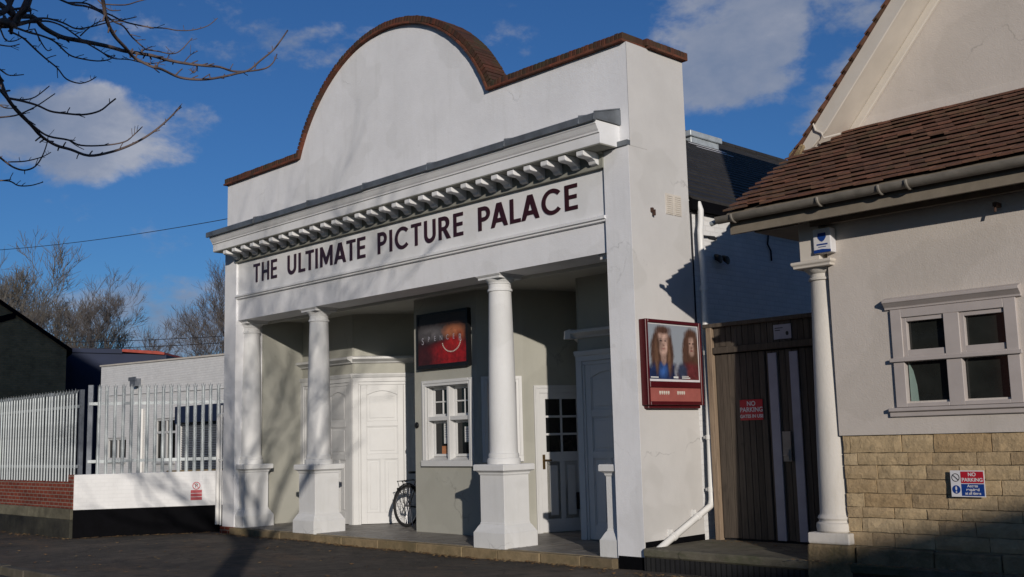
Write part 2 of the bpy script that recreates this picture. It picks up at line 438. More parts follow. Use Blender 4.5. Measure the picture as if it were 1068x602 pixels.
MB().box(-10.17, -.435, -.03, .045, 5.105, 5.329).prism([(-.03, 5.29), (-.07, 5.31), (-.07, 5.329), (-.03, 5.329)], -10.17, -.435, 'x').build('bed_mould', 'dirtyshade', co)
MB().box(-10.42, -.18, -.36, -.071, 5.318, 5.3295).build('cornice_soffit', 'dirtyshade', co)  # thin plate carrying the painted-in shade of the soffit
bp = [(.0, 5.317), (-.335, 5.317), (-.335, 5.255), (-.325, 5.24), (-.30, 5.235), (-.16, 5.232), (-.10, 5.20), (-.08, 5.165), (-.03, 5.15), (.0, 5.15)]
n = 29
for i in range(n):
    xc = -10.03 + i * (9.46 / (n - 1))
    MB().prism(bp, xc - .066, xc + .066, 'x').build('cornice_bracket', 'whitebright', co, bevel=.005)
MB().box(-.462, .004, -.03, .037, 5.33, 5.40).build('pier_flashing', 'lead', cin)
MB().box(-10.605, -10.14, -.03, .037, 5.33, 5.40).build('pier_flashing', 'lead', cin)
# frieze with the name, beam under it
fz = MB().box(-10.161, -.439, .04, .39, 4.42, 5.331).build('frieze', 'whitebright', cin)
MB().prism([(.04, 4.365), (.0, 4.375), (.0, 4.40), (-.03, 4.41), (-.03, 4.44), (.02, 4.462), (.04, 4.462)], -10.16, -.44, 'x').build('frieze_moulding', 'whitebright', cin)
bm_ = MB().box(-10.16, -.44, .045, .62, 3.95, 4.42).build('beam', 'white', cin)

# ---- lettering: outlines drawn as polygons with holes
S_ = .172
def arc(cx, cz, rx, rz, a0, a1, n=14):
    return [(cx + rx * math.cos(math.radians(a0 + (a1 - a0) * i / n)), cz + rz * math.sin(math.radians(a0 + (a1 - a0) * i / n))) for i in range(n + 1)]
def glyph(ch):
    s = S_
    if ch == 'T': return .64, [[(0, 1), (0, 1 - s * .85), (.32 - s / 2, 1 - s * .85), (.32 - s / 2, 0), (.32 + s / 2, 0), (.32 + s / 2, 1 - s * .85), (.64, 1 - s * .85), (.64, 1)]]
    if ch == 'I': return s, [[(0, 0), (s, 0), (s, 1), (0, 1)]]
    if ch == 'H':
        w = .70; return w, [[(0, 0), (s, 0), (s, .40), (w - s, .40), (w - s, 0), (w, 0), (w, 1), (w - s, 1), (w - s, .40 + s * .9), (s, .40 + s * .9), (s, 1), (0, 1)]]
    if ch == 'E':
        w = .56; t = s * .88; return w, [[(0, 0), (w, 0), (w, t), (s, t), (s, .5 - t / 2 + .01), (w * .94, .5 - t / 2 + .01), (w * .94, .5 + t / 2 + .01), (s, .5 + t / 2 + .01), (s, 1 - t), (w, 1 - t), (w, 1), (0, 1)]]
    if ch == 'L':
        w = .52; return w, [[(0, 0), (w, 0), (w, s * .88), (s, s * .88), (s, 1), (0, 1)]]
    if ch == 'M':
        w = .92; h = w / 2; return w, [[(0, 0), (s, 0), (s, .62), (h - .06, .10), (h + .06, .10), (w - s, .62), (w - s, 0), (w, 0), (w, 1), (w - s * 1.02, 1), (h, .42), (s * 1.02, 1), (0, 1)]]
    if ch == 'A':
        w = .86; h = w / 2; return w, [[(0, 0), (s * 1.03, 0), (.27, .19), (w - .27, .19), (w - s * 1.03, 0), (w, 0), (h + .12, 1), (h - .12, 1)], [(.335, .36), (w - .335, .36), (h, .70)]]
    if ch == 'U':
        w = .70; r = w / 2
        o = [(0, 1), (0, .36)] + arc(r, .35, r, .37, 180, 360)[1:] + [(w, 1), (w - s, 1), (w - s, .36)] + arc(r, .35, r - s, .18, 360, 180)[1:] + [(s, 1)]
        return w, [o]
    if ch == 'C':
        w = .88; o = arc(.5, .5, .5, .515, 42, 318, 30) + arc(.5, .5, .5 - s * 1.0, .515 - s * .95, 318, 42, 30)
        return w, [o]
    if ch in 'PR':
        w = .62; t = .30
        o = [(0, 0), (s, 0), (s, .36)]
        if ch == 'P': o = [(0, 0), (s, 0), (s, .375)] + arc(w - .31, .375 + .3125, .31, .3125, -90, 90, 14) + [(0, 1)]
        else:
            w = .70
            o = [(0, 0), (s, 0), (s, .385), (.27, .385), (w - s * 1.22, 0), (w + .02, 0), (.46, .425)] + arc(.33, .70, .31, .30, -62, 90, 14) + [(0, 1)]
        hole = [(s, .545), (.33, .545)] + arc(.33, .69, .115, .142, -90, 90, 10) + [(s, .832)]
        return w, [o, hole]
def letter_obj(ch, x, z, h, sx, parent):
    w, polys = glyph(ch)
    cu = bpy.data.curves.new('l', 'CURVE'); cu.dimensions = '2D'; cu.fill_mode = 'BOTH'; cu.extrude = .006
    for P in polys:
        sp = cu.splines.new('POLY'); sp.points.add(len(P) - 1); sp.use_cyclic_u = True
        for k, (a, b) in enumerate(P): sp.points[k].co = (a * sx, b * h, 0, 1)
    tmp = bpy.data.objects.new('tmp', cu); C.objects.link(tmp)
    dg = bpy.context.evaluated_depsgraph_get(); me = bpy.data.meshes.new_from_object(tmp.evaluated_get(dg))
    C.objects.unlink(tmp); bpy.data.objects.remove(tmp)
    mb = MB(); mb.add([(x + v.co.x, 0.033 - v.co.z, z + v.co.y) for v in me.vertices], [tuple(p.vertices) for p in me.polygons])
    return mb.build('letter', 'letter', parent)
H_ = .365
for word, xa, xb in (('THE', -9.56, -8.71), ('ULTIMATE', -8.34, -5.90), ('PICTURE', -5.55, -3.37), ('PALACE', -3.02, -.97)):
    ws = [glyph(c)[0] for c in word]; gaps = [.19] * (len(word) - 1)
    for i in range(len(word) - 1):
        if word[i:i + 2] in ('LT', 'AT', 'PA', 'LA'): gaps[i] = .04
        if word[i:i + 2] in ('TI', 'MA', 'AC', 'TE', 'AL'): gaps[i] = .12
    tot = sum(ws) + sum(gaps); sx = (xb - xa) / tot; x = xa
    for i, ch in enumerate(word):
        letter_obj(ch, x, 4.635, H_, sx, fz)
        x += (ws[i] + (gaps[i] if i < len(gaps) else 0)) * sx

# ---- columns
def make_column():
    cx, cy = 0, 0
    root = bpy.data.objects.new('column', None); C.objects.link(root); root.parent = cin
    ORIGIN[root] = Vector((0, 0, 0))
    b = .335
    ped = [(b, FL - .03), (b, .15), (b - .012, .165), (.285, .235), (.262, .265), (.262, .285), (.255, .29), (.255, .97), (.268, .985), (.272, 1.01), (.30, 1.03), (.325, 1.04), (.325, 1.115), (.315, 1.13)]
    MB().square(cx, cy, ped).build('pedestal', 'column', root, bevel=.006)
    prof = [(.245, 1.125), (.250, 1.15), (.250, 1.195), (.242, 1.215), (.226, 1.22), (.232, 1.25), (.228, 1.28), (.216, 1.29), (.212, 1.32)]
    for i in range(13):
        t = i / 12; prof.append((.212 - .040 * t ** 1.6, 1.34 + t * 2.34))
    prof += [(.172, 3.70), (.190, 3.705), (.192, 3.725), (.188, 3.74), (.172, 3.745), (.172, 3.81)]
    sh = MB().lathe(cx, cy, prof, 40).build('shaft', 'column', root, smooth='auto')
    MB().lathe(cx, cy, [(.172, 3.81), (.182, 3.815), (.184, 3.83), (.20, 3.85), (.226, 3.875), (.228, 3.885)], 40).build('capital', 'column', root, smooth='auto')
    MB().square(cx, cy, [(.232, 3.885), (.232, 3.915), (.245, 3.925), (.262, 3.945), (.262, 3.948)]).build('abacus', 'column', root)
    return root
col0 = make_column()
CX = [(-10.17, .355), (-7.70, .30), (-2.86, .30), (-.44, .355)]
def place_col(r, x, y):
    r.location = (x + 5.3, y, .2)
place_col(col0, *CX[0])
for x, y in CX[1:]:
    r = col0.copy(); C.objects.link(r); r.parent = cin; place_col(r, x, y)
    for ch in list(col0.children):
        c = ch.copy(); C.objects.link(c); c.parent = r
# ---- porch shell
MB().box(-10.16, -.44, .62, 3.4, 3.985, 4.1).build('porch_ceiling', 'ceiling', cin)
MB().box(-10.16, -.44, 3.1, 3.3, FL, 3.985).box(-10.161, -10.13, .60, 1.55, FL, 3.984).box(-.47, -.439, .60, 1.55, FL, 3.984).build('porch_wall', 'green', cin)
MB().prism([(.62, 3.985), (.62, 3.90), (.66, 3.90), (.70, 3.94), (.74, 3.985)], -10.13, -.47, 'x').build('ceiling_moulding', 'ceiling', cin)
# floor: brown-grey tiles in a grid
fb = MB()
nx = 42; x0 = -10.16; dx = 9.72 / nx
for i in range(nx):
    for j in range(14):
        xx = x0 + i * dx; yy = .02 + j * .23
        fb.box(xx + .003, xx + dx - .003, yy + .003, yy + .227, FL - .04, FL + random.uniform(-.0012, .0012))
M['tilei'] = island_mat('entrance_floor_tile', [(.17, .155, .14), (.21, .195, .175), (.14, .125, .11)], rough=.5, nscale=6, bstr=.15, bdist=.003)
MB().box(-10.6, -.44, .02, 3.3, -.2, FL - .004).build('floor_base', 'mortar', cin)
fb.build('entrance_floor', 'tilei', cin)
kb = MB(); x = -10.15
while x < -.5:
    w = min(random.uniform(.75, 1.15), -.45 - x); j = random.uniform(-.012, .012)
    kb.box(x + .004, x + w - .004, -.10 + j, .018, -.24, FL - .008 + random.uniform(-.006, .003)); x += w
kb.build('entrance_step', 'kerb', cin, bevel=.015, seg=2)
MB().box(-10.62, -10.16, -.04, .2, -.24, -.062).build('brick_footing', 'redbrick', cin)

# ---- panelled side screens of the porch
def arch_rail(mb, a, b, z0, z1, y0, y1, rise):
    """top rail whose lower edge is a shallow arch"""
    n = 12; low = [(a + (b - a) * i / n, z0 + rise * math.sin(pi * i / n)) for i in range(n + 1)]
    mb.prism(low + [(b, z1), (a, z1)], y0, y1)
def leaf(mb, a, b, z0, z1, rows, y=-.0, stile=.10, t=.022, arch=True):
    """raised stiles and rails over a slab; rows = [(zlow, zhigh, ncols)] panels, top one arched"""
    mb.box(a, b, y, y + .05, z0, z1)
    mb.box(a, a + stile, y - t, y, z0, z1); mb.box(b - stile, b, y - t, y, z0, z1)
    zs = z0
    for k, (lo, hi, nc) in enumerate(rows):
        mb.box(a + stile, b - stile, y - t, y, zs, lo); zs = hi
        for c in range(1, nc):
            xm = a + stile + (b - a - 2 * stile) * c / nc
            mb.box(xm - stile * .42, xm + stile * .42, y - t, y, lo, hi)
        # bolection bead round each panel
        for c in range(nc):
            pa = a + stile + (b - a - 2 * stile) * c / nc + (stile * .42 if c else 0)
            pb = a + stile + (b - a - 2 * stile) * (c + 1) / nc - (stile * .42 if c < nc - 1 else 0)
            w = .018
            mb.box(pa, pa + w, y - t * .55, y, lo, hi); mb.box(pb - w, pb, y - t * .55, y, lo, hi)
            mb.box(pa + w, pb - w, y - t * .55, y, lo, lo + w)
            if not (arch and k == len(rows) - 1): mb.box(pa + w, pb - w, y - t * .55, y, hi - w, hi)
            mb.box(pa + .06, pb - .06, y - t * .45, y, lo + .06, hi - (.13 if arch and k == len(rows) - 1 else .06))
    if arch:
        lo, hi, nc = rows[-1]
        arch_rail(mb, a + stile, b - stile, hi - .10, z1, y - t, y, .085)
    else:
        mb.box(a + stile, b - stile, y - t, y, zs, z1)
ROWS = [(.16, 1.17, 2), (1.27, 1.80, 1), (1.90, 2.50, 1)]
def screen(fr_, L, leaves, lab):
    """door screen L long in its own frame: architrave, frieze strip, cornice, wall over"""
    MB(fr_).box(0, L, .03, .2, 2.78, 3.985).box(0, L, .06, .2, FL, 2.78).build('screen_wall', 'green', cin)
    c = MB(fr_)
    c.prism([(.03, 3.02), (-.02, 3.03), (-.03, 3.05), (-.07, 3.07), (-.11, 3.09), (-.13, 3.10), (-.13, 3.14), (-.11, 3.15), (.03, 3.17)], 0, L, 'x')
    c.build('screen_cornice', 'joinery', cin)
    f = MB(fr_)
    f.prism([(.03, 2.66), (-.02, 2.66), (-.02, 2.74), (-.035, 2.75), (-.05, 2.80), (-.05, 2.82), (.03, 2.83)], 0, L, 'x')
    f.box(0, .11, -.02, .06, FL, 2.66).box(L - .11, L, -.02, .06, FL, 2.66)
    f.box(.11, .15, .0, .06, FL, 2.62).box(L - .15, L - .11, .0, .06, FL, 2.62).box(.11, L - .11, .0, .06, 2.60, 2.659)
    fo = f.build('door_frame', 'joinery', cin, bevel=.004)
    w = (L - .30) / leaves
    for i in range(leaves):
        m = MB(fr_); leaf(m, .15 + i * w + .003, .15 + (i + 1) * w - .003, FL + .01, 2.60, ROWS, y=.035, stile=.11)
        m.build('door', 'joinery', fo, bevel=.003)
screen(frame((-10.13, 1.5), (1, 0)), 1.80, 2, '')
screen(frame((-8.33, 1.5), (.6, .8)), 1.95, 2, '')
screen(frame((-2.52, 1.6), (1, 0)), 2.05, 2, '')
screen(frame((-3.62, 3.05), (1.1, -1.45)), 1.82, 2, '')
MB().prism([(-2.66, 3.02), (-2.52, 3.02), (-2.52, 3.17), (-2.63, 3.15), (-2.65, 3.14), (-2.65, 3.10)], 1.47, 1.62).build('cornice_end', 'joinery', cin)

# ---- the ticket-office bay
bay = cin
fF = frame((-6.05, 1.2), (1, 0)); fA = frame((-4.40, 1.2), (.47, .62)); fB = frame((-3.93, 1.82), (.42, 1.18))
wb = MB(fF)
panel_wall(wb, 0, 1.65, FL, 3.985, .22, [(.29, 1.47, 1.13, 2.46)])
wb.fr(fA); LA = .778
panel_wall(wb, 0, LA, FL, 3.985, .2, [(.14, .66, 1.2, 2.46)])
wb.fr(fB); wb.box(0, 1.25, 0, .15, FL, 3.985)
wb.fr(frame((-7.0, 3.0), (.5, -1.18))); wb.box(0, 1.28, 0, .15, FL, 3.985)
wb.fr(frame((-6.5, 1.82), (.45, -.62))); wb.box(0, .766, 0, .2, FL, 3.985)
wb.build('bay_wall', 'green', bay)
MB(fF).box(.02, 1.63, .22, .3, .5, 3).build('bay_interior', 'darkvoid', bay)

def sash_window(fr_, a, b, z0, z1, ztr, mull, parent, depth=.17, arch=.10, sill=True, top_grid=(2, 2), gl='glass', papers=True):
    """architrave on the wall face, deep reveal, mullion and transom, small-paned top lights"""
    f = MB(fr_)
    A = arch
    f.box(a - A, a, -.03, .02, z0 - .0, z1 + A).box(b, b + A, -.03, .02, z0, z1 + A).box(a, b, -.03, .02, z1, z1 + A)
    f.box(a - A + .03, a - A + .055, -.042, -.03, z0, z1 + A - .03).box(b + A - .055, b + A - .03, -.042, -.03, z0, z1 + A - .03).box(a - A + .055, b + A - .055, -.042, -.03, z1 + A - .055, z1 + A - .03)
    f.box(a - A - .0, b + A + .0, -.06, .02, z0 - .10, z0)
    # reveal lining
    f.box(a, a + .015, .02, depth + .03, z0, z1).box(b - .015, b, .02, depth + .03, z0, z1).box(a + .015, b - .015, .02, depth + .03, z1 - .015, z1)
    f.prism([(-.0, z0 + .001), (depth, z0 + .06), (depth, z0 - .0)], a + .015, b - .015, 'x')
    m = [a + .015] + mull + [b - .015]
    for x in mull: f.box(x - .03, x + .03, .01, depth, z0, z1 - .015)
    xs = [a + .015] + [v for x in mull for v in (x - .03, x + .03)] + [b - .015]
    for i in range(0, len(xs), 2): f.box(xs[i], xs[i + 1], .02, depth, ztr - .035, ztr + .035)
    fo = f.build('window_frame', 'joinery', parent, bevel=.004)
    for i in range(0, len(xs), 2):
        xa, xb = xs[i], xs[i + 1]
        g = MB(fr_); y = depth - .035; k = .045
        for zz0, zz1, gr in ((z0 + .06, ztr - .035, None), (ztr + .035, z1 - .015, top_grid)):
            g.box(xa, xa + k, y, depth, zz0, zz1).box(xb - k, xb, y, depth, zz0, zz1).box(xa + k, xb - k, y, depth, zz1 - k, zz1).box(xa + k, xb - k, y, depth, zz0, zz0 + k)
            if gr:
                nx_, nz_ = gr; b_ = .012
                for q in range(1, nx_):
                    xq = xa + k + (xb - xa - 2 * k) * q / nx_; g.box(xq - b_, xq + b_, y + .005, depth, zz0 + k, zz1 - k)
                for q in range(1, nz_):
                    zq = zz0 + k + (zz1 - zz0 - 2 * k) * q / nz_
                    for r in range(nx_):
                        c0 = xa + k + (xb - xa - 2 * k) * r / nx_ + (b_ if r else 0); c1 = xa + k + (xb - xa - 2 * k) * (r + 1) / nx_ - (b_ if r < nx_ - 1 else 0)
                        g.box(c0, c1, y + .005, depth, zq - b_, zq + b_)
        g.build('sash', 'joinery', fo, bevel=.003)
        MB(fr_).box(xa + .01, xb - .01, depth - .012, depth - .006, z0 + .06, z1 - .02).build('pane', gl, fo)
    return xs
xs = sash_window(fF, .32, 1.44, 1.16, 2.43, 1.87, [.88], bay)
sash_window(fA, .16, .64, 1.22, 2.43, 1.87, [], bay, depth=.12, top_grid=(1, 1))
dk = MB(); dk.T = lambda p: (-6.0 + p[0], 1.2 - p[2], 1.77 + p[1])
dk.lathe(0, 0, [(.055, -.02), (.055, .012), (.045, .022), (.02, .026)], 20).build('bell_push', 'blackmetal', bay, smooth='auto')
# glazed door in the far cant
f = MB(fB)
a, b, zt = .27, 1.07, 2.24
f.box(a - .10, a, -.03, .02, FL, zt + .13).box(b, b + .08, -.03, .02, FL, zt + .13).box(a, b, -.03, .02, zt, zt + .13)
f.box(a - .08, a - .055, -.042, -.03, FL, zt + .10).box(a - .055, b + .05, -.042, -.03, zt + .08, zt + .10)
df = f.build('door_frame', 'joinery', bay, bevel=.004)
d = MB(fB); y = -.012
d.box(a, a + .11, y, .02, FL + .01, zt).box(b - .11, b, y, .02, FL + .01, zt).box(a + .11, b - .11, y, .02, zt - .10, zt)
d.box(a + .11, b - .11, y, .02, 1.10, 1.26).box(a + .11, b - .11, y, .02, FL + .01, .16)
xm = (a + b) / 2
d.box(xm - .045, xm + .045, y, .02, .16, 1.10).box(a + .11, xm - .045, y + .012, .02, .16, 1.10).box(xm + .045, b - .11, y + .012, .02, .16, 1.10)
d.box(a + .16, xm - .09, y + .004, .012, .22, 1.04).box(xm + .09, b - .16, y + .004, .012, .22, 1.04)
d.box(xm - .02, xm + .02, y, .02, 1.26, zt - .10)
for zq in (1.26 + .293, 1.26 + .587): d.box(a + .11, xm - .02, y, .02, zq - .018, zq + .018).box(xm + .02, b - .11, y, .02, zq - .018, zq + .018)
do = d.build('glazed_door', 'joinery', df, bevel=.003)
MB(fB).box(a + .1, b - .1, -.007, -.002, 1.2, zt - .05).build('pane', 'glass', df)
h = MB(fB); h.box(a + .03, a + .075, y - .012, y, .98, 1.22); h.tube([(a + .052, y, 1.13), (a + .052, y - .06, 1.13), (a + .17, y - .065, 1.125)], .012, 8)
h.build('door_handle', 'brass', df)
MB(fB).box(b - .16, b - .10, y - .010, y, .30, .58).build('letter_plate', 'blackmetal', df, bevel=.004)

# ---- auditorium behind
body = MB()
body.box(-.26, -.06, 1.30, 18, -.2, 4.80)
bw_ = body.build('rear_wall', 'whitebrick', cin)
MB().box(-10.5, -10.3, 1.3, 18, -.2, 4.8).prism([(-10.5, 4.8), (-.1, 4.8), (-5.3, 8.15)], 17.8, 18.0).prism([(-10.5, 4.8), (-.1, 4.8), (-5.3, 8.15)], 1.45, 1.6).box(-10.3, -.26, 3.35, 3.5, -.2, 4.8).build('auditorium_wall', 'whitebrick', cin)
rf = MB()
for side in (1, -1):
    L = math.hypot(5.35, 3.45); ncs = 26
    for i in range(ncs):
        t0 = i / ncs; t1 = (i + 1.25) / ncs
        def P(t, lift): return (-5.3 + side * (5.35 - 5.35 * t), 4.76 + 3.45 * t + lift)
        y = 1.32 + (.25 if i % 2 else 0)
        yy = 1.32
        while yy < 18.1:
            w = (.5 if yy > 1.4 or not i % 2 else .25)
            p0 = P(t0, .045 + random.uniform(0, .005)); p1 = P(min(1, t1), .02)
            p2 = P(min(1, t1), .0); p3 = P(t0, .01)
            rf.prism([p0, p1, p2, p3], yy + .004, min(yy + w, 18.15) - .004); yy += w
rfo = rf.build('slate_roof', 'slate', cin)
MB().prism([(-10.62, 4.72), (.02, 4.72), (-5.3, 8.18)], 1.62, 17.7).prism([(.0, 4.62), (.05, 4.62), (.05, 4.77), (.0, 4.78)], 1.3, 18).prism([(-.06, 4.60), (.0, 4.60), (.0, 4.75), (-.06, 4.75)], 1.3, 18).build('roof_deck', 'black', cin)
rg = MB(); yy = 1.35
while yy < 18: rg.tube([(-5.3, yy, 8.2), (-5.3, yy + .43, 8.2)], .11, 8); yy += .45
rg.build('ridge_tiles', 'slate', rfo)
vt = MB().box(-4.75, -4.3, 7.35, 8.35, 7.3, 7.74).box(-4.80, -4.25, 7.28, 8.42, 7.74, 7.86)
vt.build('roof_vent', 'galv', rfo, bevel=.01)
MB().prism([(-4.3, 7.54), (-3.95, 7.32), (-3.95, 7.37), (-4.3, 7.60)], 7.2, 8.5).build('vent_flashing', 'signwhite', rfo)
# pipe, grille and small fittings on the right-hand wall
dp = MB()
dp.tube([(.02, 1.47, 4.74), (.06, 1.47, 4.62), (.06, 1.46, 4.45), (.085, 1.40, 4.32), (.085, 1.40, 4.05), (.085, 1.42, 3.9), (.085, 1.42, 3.6), (.085, 1.40, 2.2), (.085, 1.36, .62), (.085, 1.32, .53), (.085, .15, .05), (.085, .03, -.03), (.10, -.02, -.10)], .043, 14)
for p in ((1.42, 3.5), (1.41, 2.6), (1.38, 1.45), (1.37, .75)):
    dp.tube([(.085, p[0], p[1] - .03), (.085, p[0], p[1] + .03)], .056, 14)
    dp.box(-.0, .085, p[0] - .02, p[0] + .02, p[1] - .02, p[1] + .02)
for t in (.25, .7):
    yq = 1.32 - 1.17 * t; zq = .53 - .48 * t
    dp.tube([(.085, yq + .02, zq + .008), (.085, yq - .02, zq - .008)], .053, 14); dp.box(0, .05, yq - .02, yq + .02, zq - .02, zq + .09)
dp.build('drainpipe', 'pvc', cin, smooth='auto')
vg = MB()
for y0 in (.75, .93):
    vg.box(0, .012, y0, y0 + .16, 4.49, 4.78)
    for k in range(9): vg.box(.012, .02, y0 + .015, y0 + .145, 4.51 + k * .029, 4.522 + k * .029)
vg.build('vent_grille', 'creampaint', cin)
MB().box(0, .03, .41, .45, 4.47, 4.53).box(.02, .06, .43, .45, 4.42, 4.50).build('rusty_bracket', 'rust', cin)
MB().tube([(-.03, 1.36, 4.6), (-.03, 1.36, 3.2), (-.03, 1.37, 2.4)], .012, 6).build('cable', 'wire', cin)
MB().tube([(-.03, 1.9, 4.30), (-.02, 1.6, 4.28), (-.03, 1.5, 4.35)], .014, 6).box(-.061, -.02, 1.78, 1.95, 4.27, 4.30).build('cable', 'wire', cin)
MB().tube([(-.05, 3.35, 4.5), (-.04, 3.3, 4.35), (-.04, 3.38, 4.25), (-.05, 3.4, 4.1)], .014, 6).build('cable', 'wire', cin)
lp = thing('security_light', 'small twin black security lamp on the white brick side wall', 'lamp', (-.06, 1.95, 4.0))
lm = MB().box(-.06, .0, 1.92, 1.98, 3.97, 4.03).build('lamp_bracket', 'blackmetal', lp)
for dy in (-.09, .09):
    q = MB(); q.T = (lambda dy: lambda p: (.03 + p[2] * .8, 1.95 + dy + p[0], 3.99 + p[1] - p[2] * .5))(dy)
    q.lathe(0, 0, [(.03, -.05), (.05, .0), (.062, .06), (.055, .062)], 14).build('lamp_head', 'blackmetal', lp, smooth='auto')
# left pipe
MB().tube([(-10.72, .10, 2.12), (-10.84, .05, 2.10), (-10.86, .04, 2.02), (-10.87, .04, -.04)], .042, 12).box(-10.88, -10.6, .02, .06, 1.2, 1.24).build('drainpipe', 'pvc', cin, smooth='auto')
MB().tube([(-10.64, -.015, 2.3), (-10.645, -.015, -.04)], .018, 8).build('cable', 'pvc', cin)
# ================================================================ SIGNS, POSTERS, NOTICES
ident = lambda p: p
# film poster over the ticket window
t = thing('film_poster', 'square black-framed film poster with red lower half above the ticket office window', 'poster', (-5.2, 1.19, 2.72))
MB(fF).box(.17, 1.52, -.075, 0, 2.73, 3.70).box(.17, .21, -.085, -.075, 2.73, 3.70).box(1.48, 1.52, -.085, -.075, 2.73, 3.70).box(.21, 1.48, -.085, -.075, 2.73, 2.80).box(.21, 1.48, -.085, -.075, 3.66, 3.70).build('poster_frame', 'blackmetal', t)
def poster_mat(name, kind):
    m, nt, b = new_mat(name)
    v = coords(nt)
    sp = node(nt, 'ShaderNodeSeparateXYZ')
    b.inputs['Roughness'].default_value = .25; b.inputs['Specular IOR Level'].default_value = .4
    f = noise(nt, v, 3.5, 5, .65)
    if kind == 'red':
        r = ramp(nt, [(.3, (.20, .008, .008)), (.7, (.42, .02, .014))])
    elif kind == 'dark':
        r = ramp(nt, [(.3, (.010, .008, .008)), (.7, (.04, .018, .014))])
    elif kind == 'grey':
        r = ramp(nt, [(.35, (.05, .045, .05)), (.65, (.26, .24, .25))])
    elif kind == 'gold':
        r = ramp(nt, [(.3, (.30, .09, .03)), (.7, (.55, .25, .12))])
    elif kind == 'hair':
        f = noise(nt, coords(nt, (1, 9, 1.2)), 5, 5, .7); r = ramp(nt, [(.3, (.055, .022, .012)), (.7, (.23, .10, .05))])
    elif kind == 'sky':
        r = ramp(nt, [(.3, (.27, .30, .34)), (.7, (.44, .45, .46))])
    elif kind == 'skin':
        r = ramp(nt, [(.3, (.40, .22, .16)), (.7, (.50, .30, .23))])
    elif kind == 'blue':
        f = noise(nt, v, 14, 4, .6); r = ramp(nt, [(.4, (.008, .014, .05)), (.66, (.02, .07, .25))])
    elif kind == 'maroon':
        r = ramp(nt, [(.3, (.05, .008, .012)), (.7, (.13, .02, .025))])
    nt.links.new(f, r.inputs[0]); nt.links.new(r.outputs[0], b.inputs['Base Color'])
    return m
PM = {k: poster_mat('poster_' + k, k) for k in ('red', 'dark', 'grey', 'gold', 'hair', 'sky', 'skin', 'blue', 'maroon')}
def ell(cx, cz, rx, rz, n=28, rot=0, a0=0, a1=360):
    out = []
    full = abs(a1 - a0) >= 360
    for i in range(n + (0 if full else 1)):
        a = math.radians(a0 + (a1 - a0) * i / n); x = rx * math.cos(a); z = rz * math.sin(a)
        c, s_ = math.cos(rot), math.sin(rot); out.append((cx + x * c - z * s_, cz + x * s_ + z * c))
    return out
def wob(pts, k=.012):
    return [(x + random.uniform(-k, k), z + random.uniform(-k, k)) for x, z in pts]
def art(fr_, pts, lay, mat, name, parent, base=-.0765):
    """one printed colour area; layers are 0.8 mm apart"""
    return MB(fr_).prism(pts, base - .0008 * lay, base - .0008 * lay + .0007).build(name, mat, parent)
def soft_poster(name, axis, u0, w, v0, h, base, blobs, rough=.5):
    """a printed picture made of soft-edged colour areas in the sheet's own plane"""
    m, nt, b = new_mat(name)
    tc = node(nt, 'ShaderNodeTexCoord'); sp = node(nt, 'ShaderNodeSeparateXYZ'); nt.links.new(tc.outputs['Object'], sp.inputs[0])
    def mt(op, a, b_=None, cl=False):
        n = node(nt, 'ShaderNodeMath', operation=op); n.use_clamp = cl
        for k, v in enumerate((a, b_)):
            if v is None: continue
            if isinstance(v, (int, float)): n.inputs[k].default_value = v
            else: nt.links.new(v, n.inputs[k])
        return n.outputs[0]
    U = mt('DIVIDE', mt('SUBTRACT', sp.outputs[axis], u0), w); V = mt('DIVIDE', mt('SUBTRACT', sp.outputs[2], v0), h)
    f1 = noise(nt, tc.outputs['Object'], 9, 5, .65); f2 = noise(nt, coords(nt, (6, 6, 1.4)), 7, 5, .7)
    col = base
    for (cu, cv, ru, rv, soft, c, na, streak) in blobs:
        du = mt('DIVIDE', mt('SUBTRACT', U, cu), ru); dv = mt('DIVIDE', mt('SUBTRACT', V, cv), rv)
        r = mt('SQRT', mt('ADD', mt('MULTIPLY', du, du), mt('MULTIPLY', dv, dv)))
        nn = mt('MULTIPLY', mt('SUBTRACT', f2 if streak else f1, .5), na)
        r = mt('ADD', r, nn)
        k = mt('DIVIDE', mt('SUBTRACT', 1 + soft, r), 2 * soft, True)
        rr = ramp(nt, [(.3, tuple(x * .45 for x in c)), (.7, tuple(min(1, x * 1.35) for x in c))]); nt.links.new(f2 if streak else f1, rr.inputs[0])
        col = mixc(nt, k, col, rr.outputs[0])
    nt.links.new(col, b.inputs['Base Color']); b.inputs['Roughness'].default_value = rough
    return m
O1 = -5.84 + 5.2
red_pic = soft_poster('red_film_picture', 0, O1, 1.27, .08, .86, (.010, .008, .008), [
    (.72, .86, .28, .18, .6, (.03, .014, .010), .5, 0), (.28, .62, .30, .14, .5, (.12, .11, .115), 1.8, 0),
    (.68, .04, .60, .38, .25, (.32, .010, .012), .3, 0), (.10, .10, .30, .30, .5, (.05, .008, .010), .3, 0), (.74, .62, .20, .12, .45, (.42, .15, .07), 1.4, 0), (.86, .52, .10, .10, .5, (.32, .08, .035), .8, 0),
    (.74, .40, .16, .12, .3, (.36, .015, .014), .3, 0)])
pp = art(fF, [(.21, 2.80), (1.48, 2.80), (1.48, 3.66), (.21, 3.66)], 0, red_pic, 'poster_picture', t)
bd = MB(fF)
for i in range(19):
    a_ = math.radians(195 + i * 8.6); bx = 1.10 + .24 * math.cos(a_); bz = 3.19 + .20 * math.sin(a_)
    bd.prism(ell(bx, bz, .013, .013, 8), -.0815, -.0800)
bd.build('printed_beads', 'creampaint', pp)
for i, ch in enumerate('SPENCER'):
    text(ch, .17 if i in (0, 6) else .125, fF, .34 + i * .165, 3.24 if i not in (0, 6) else 3.21, -.0830, 'greyp', 'poster_lettering', pp, wide=.8, depth=.001)
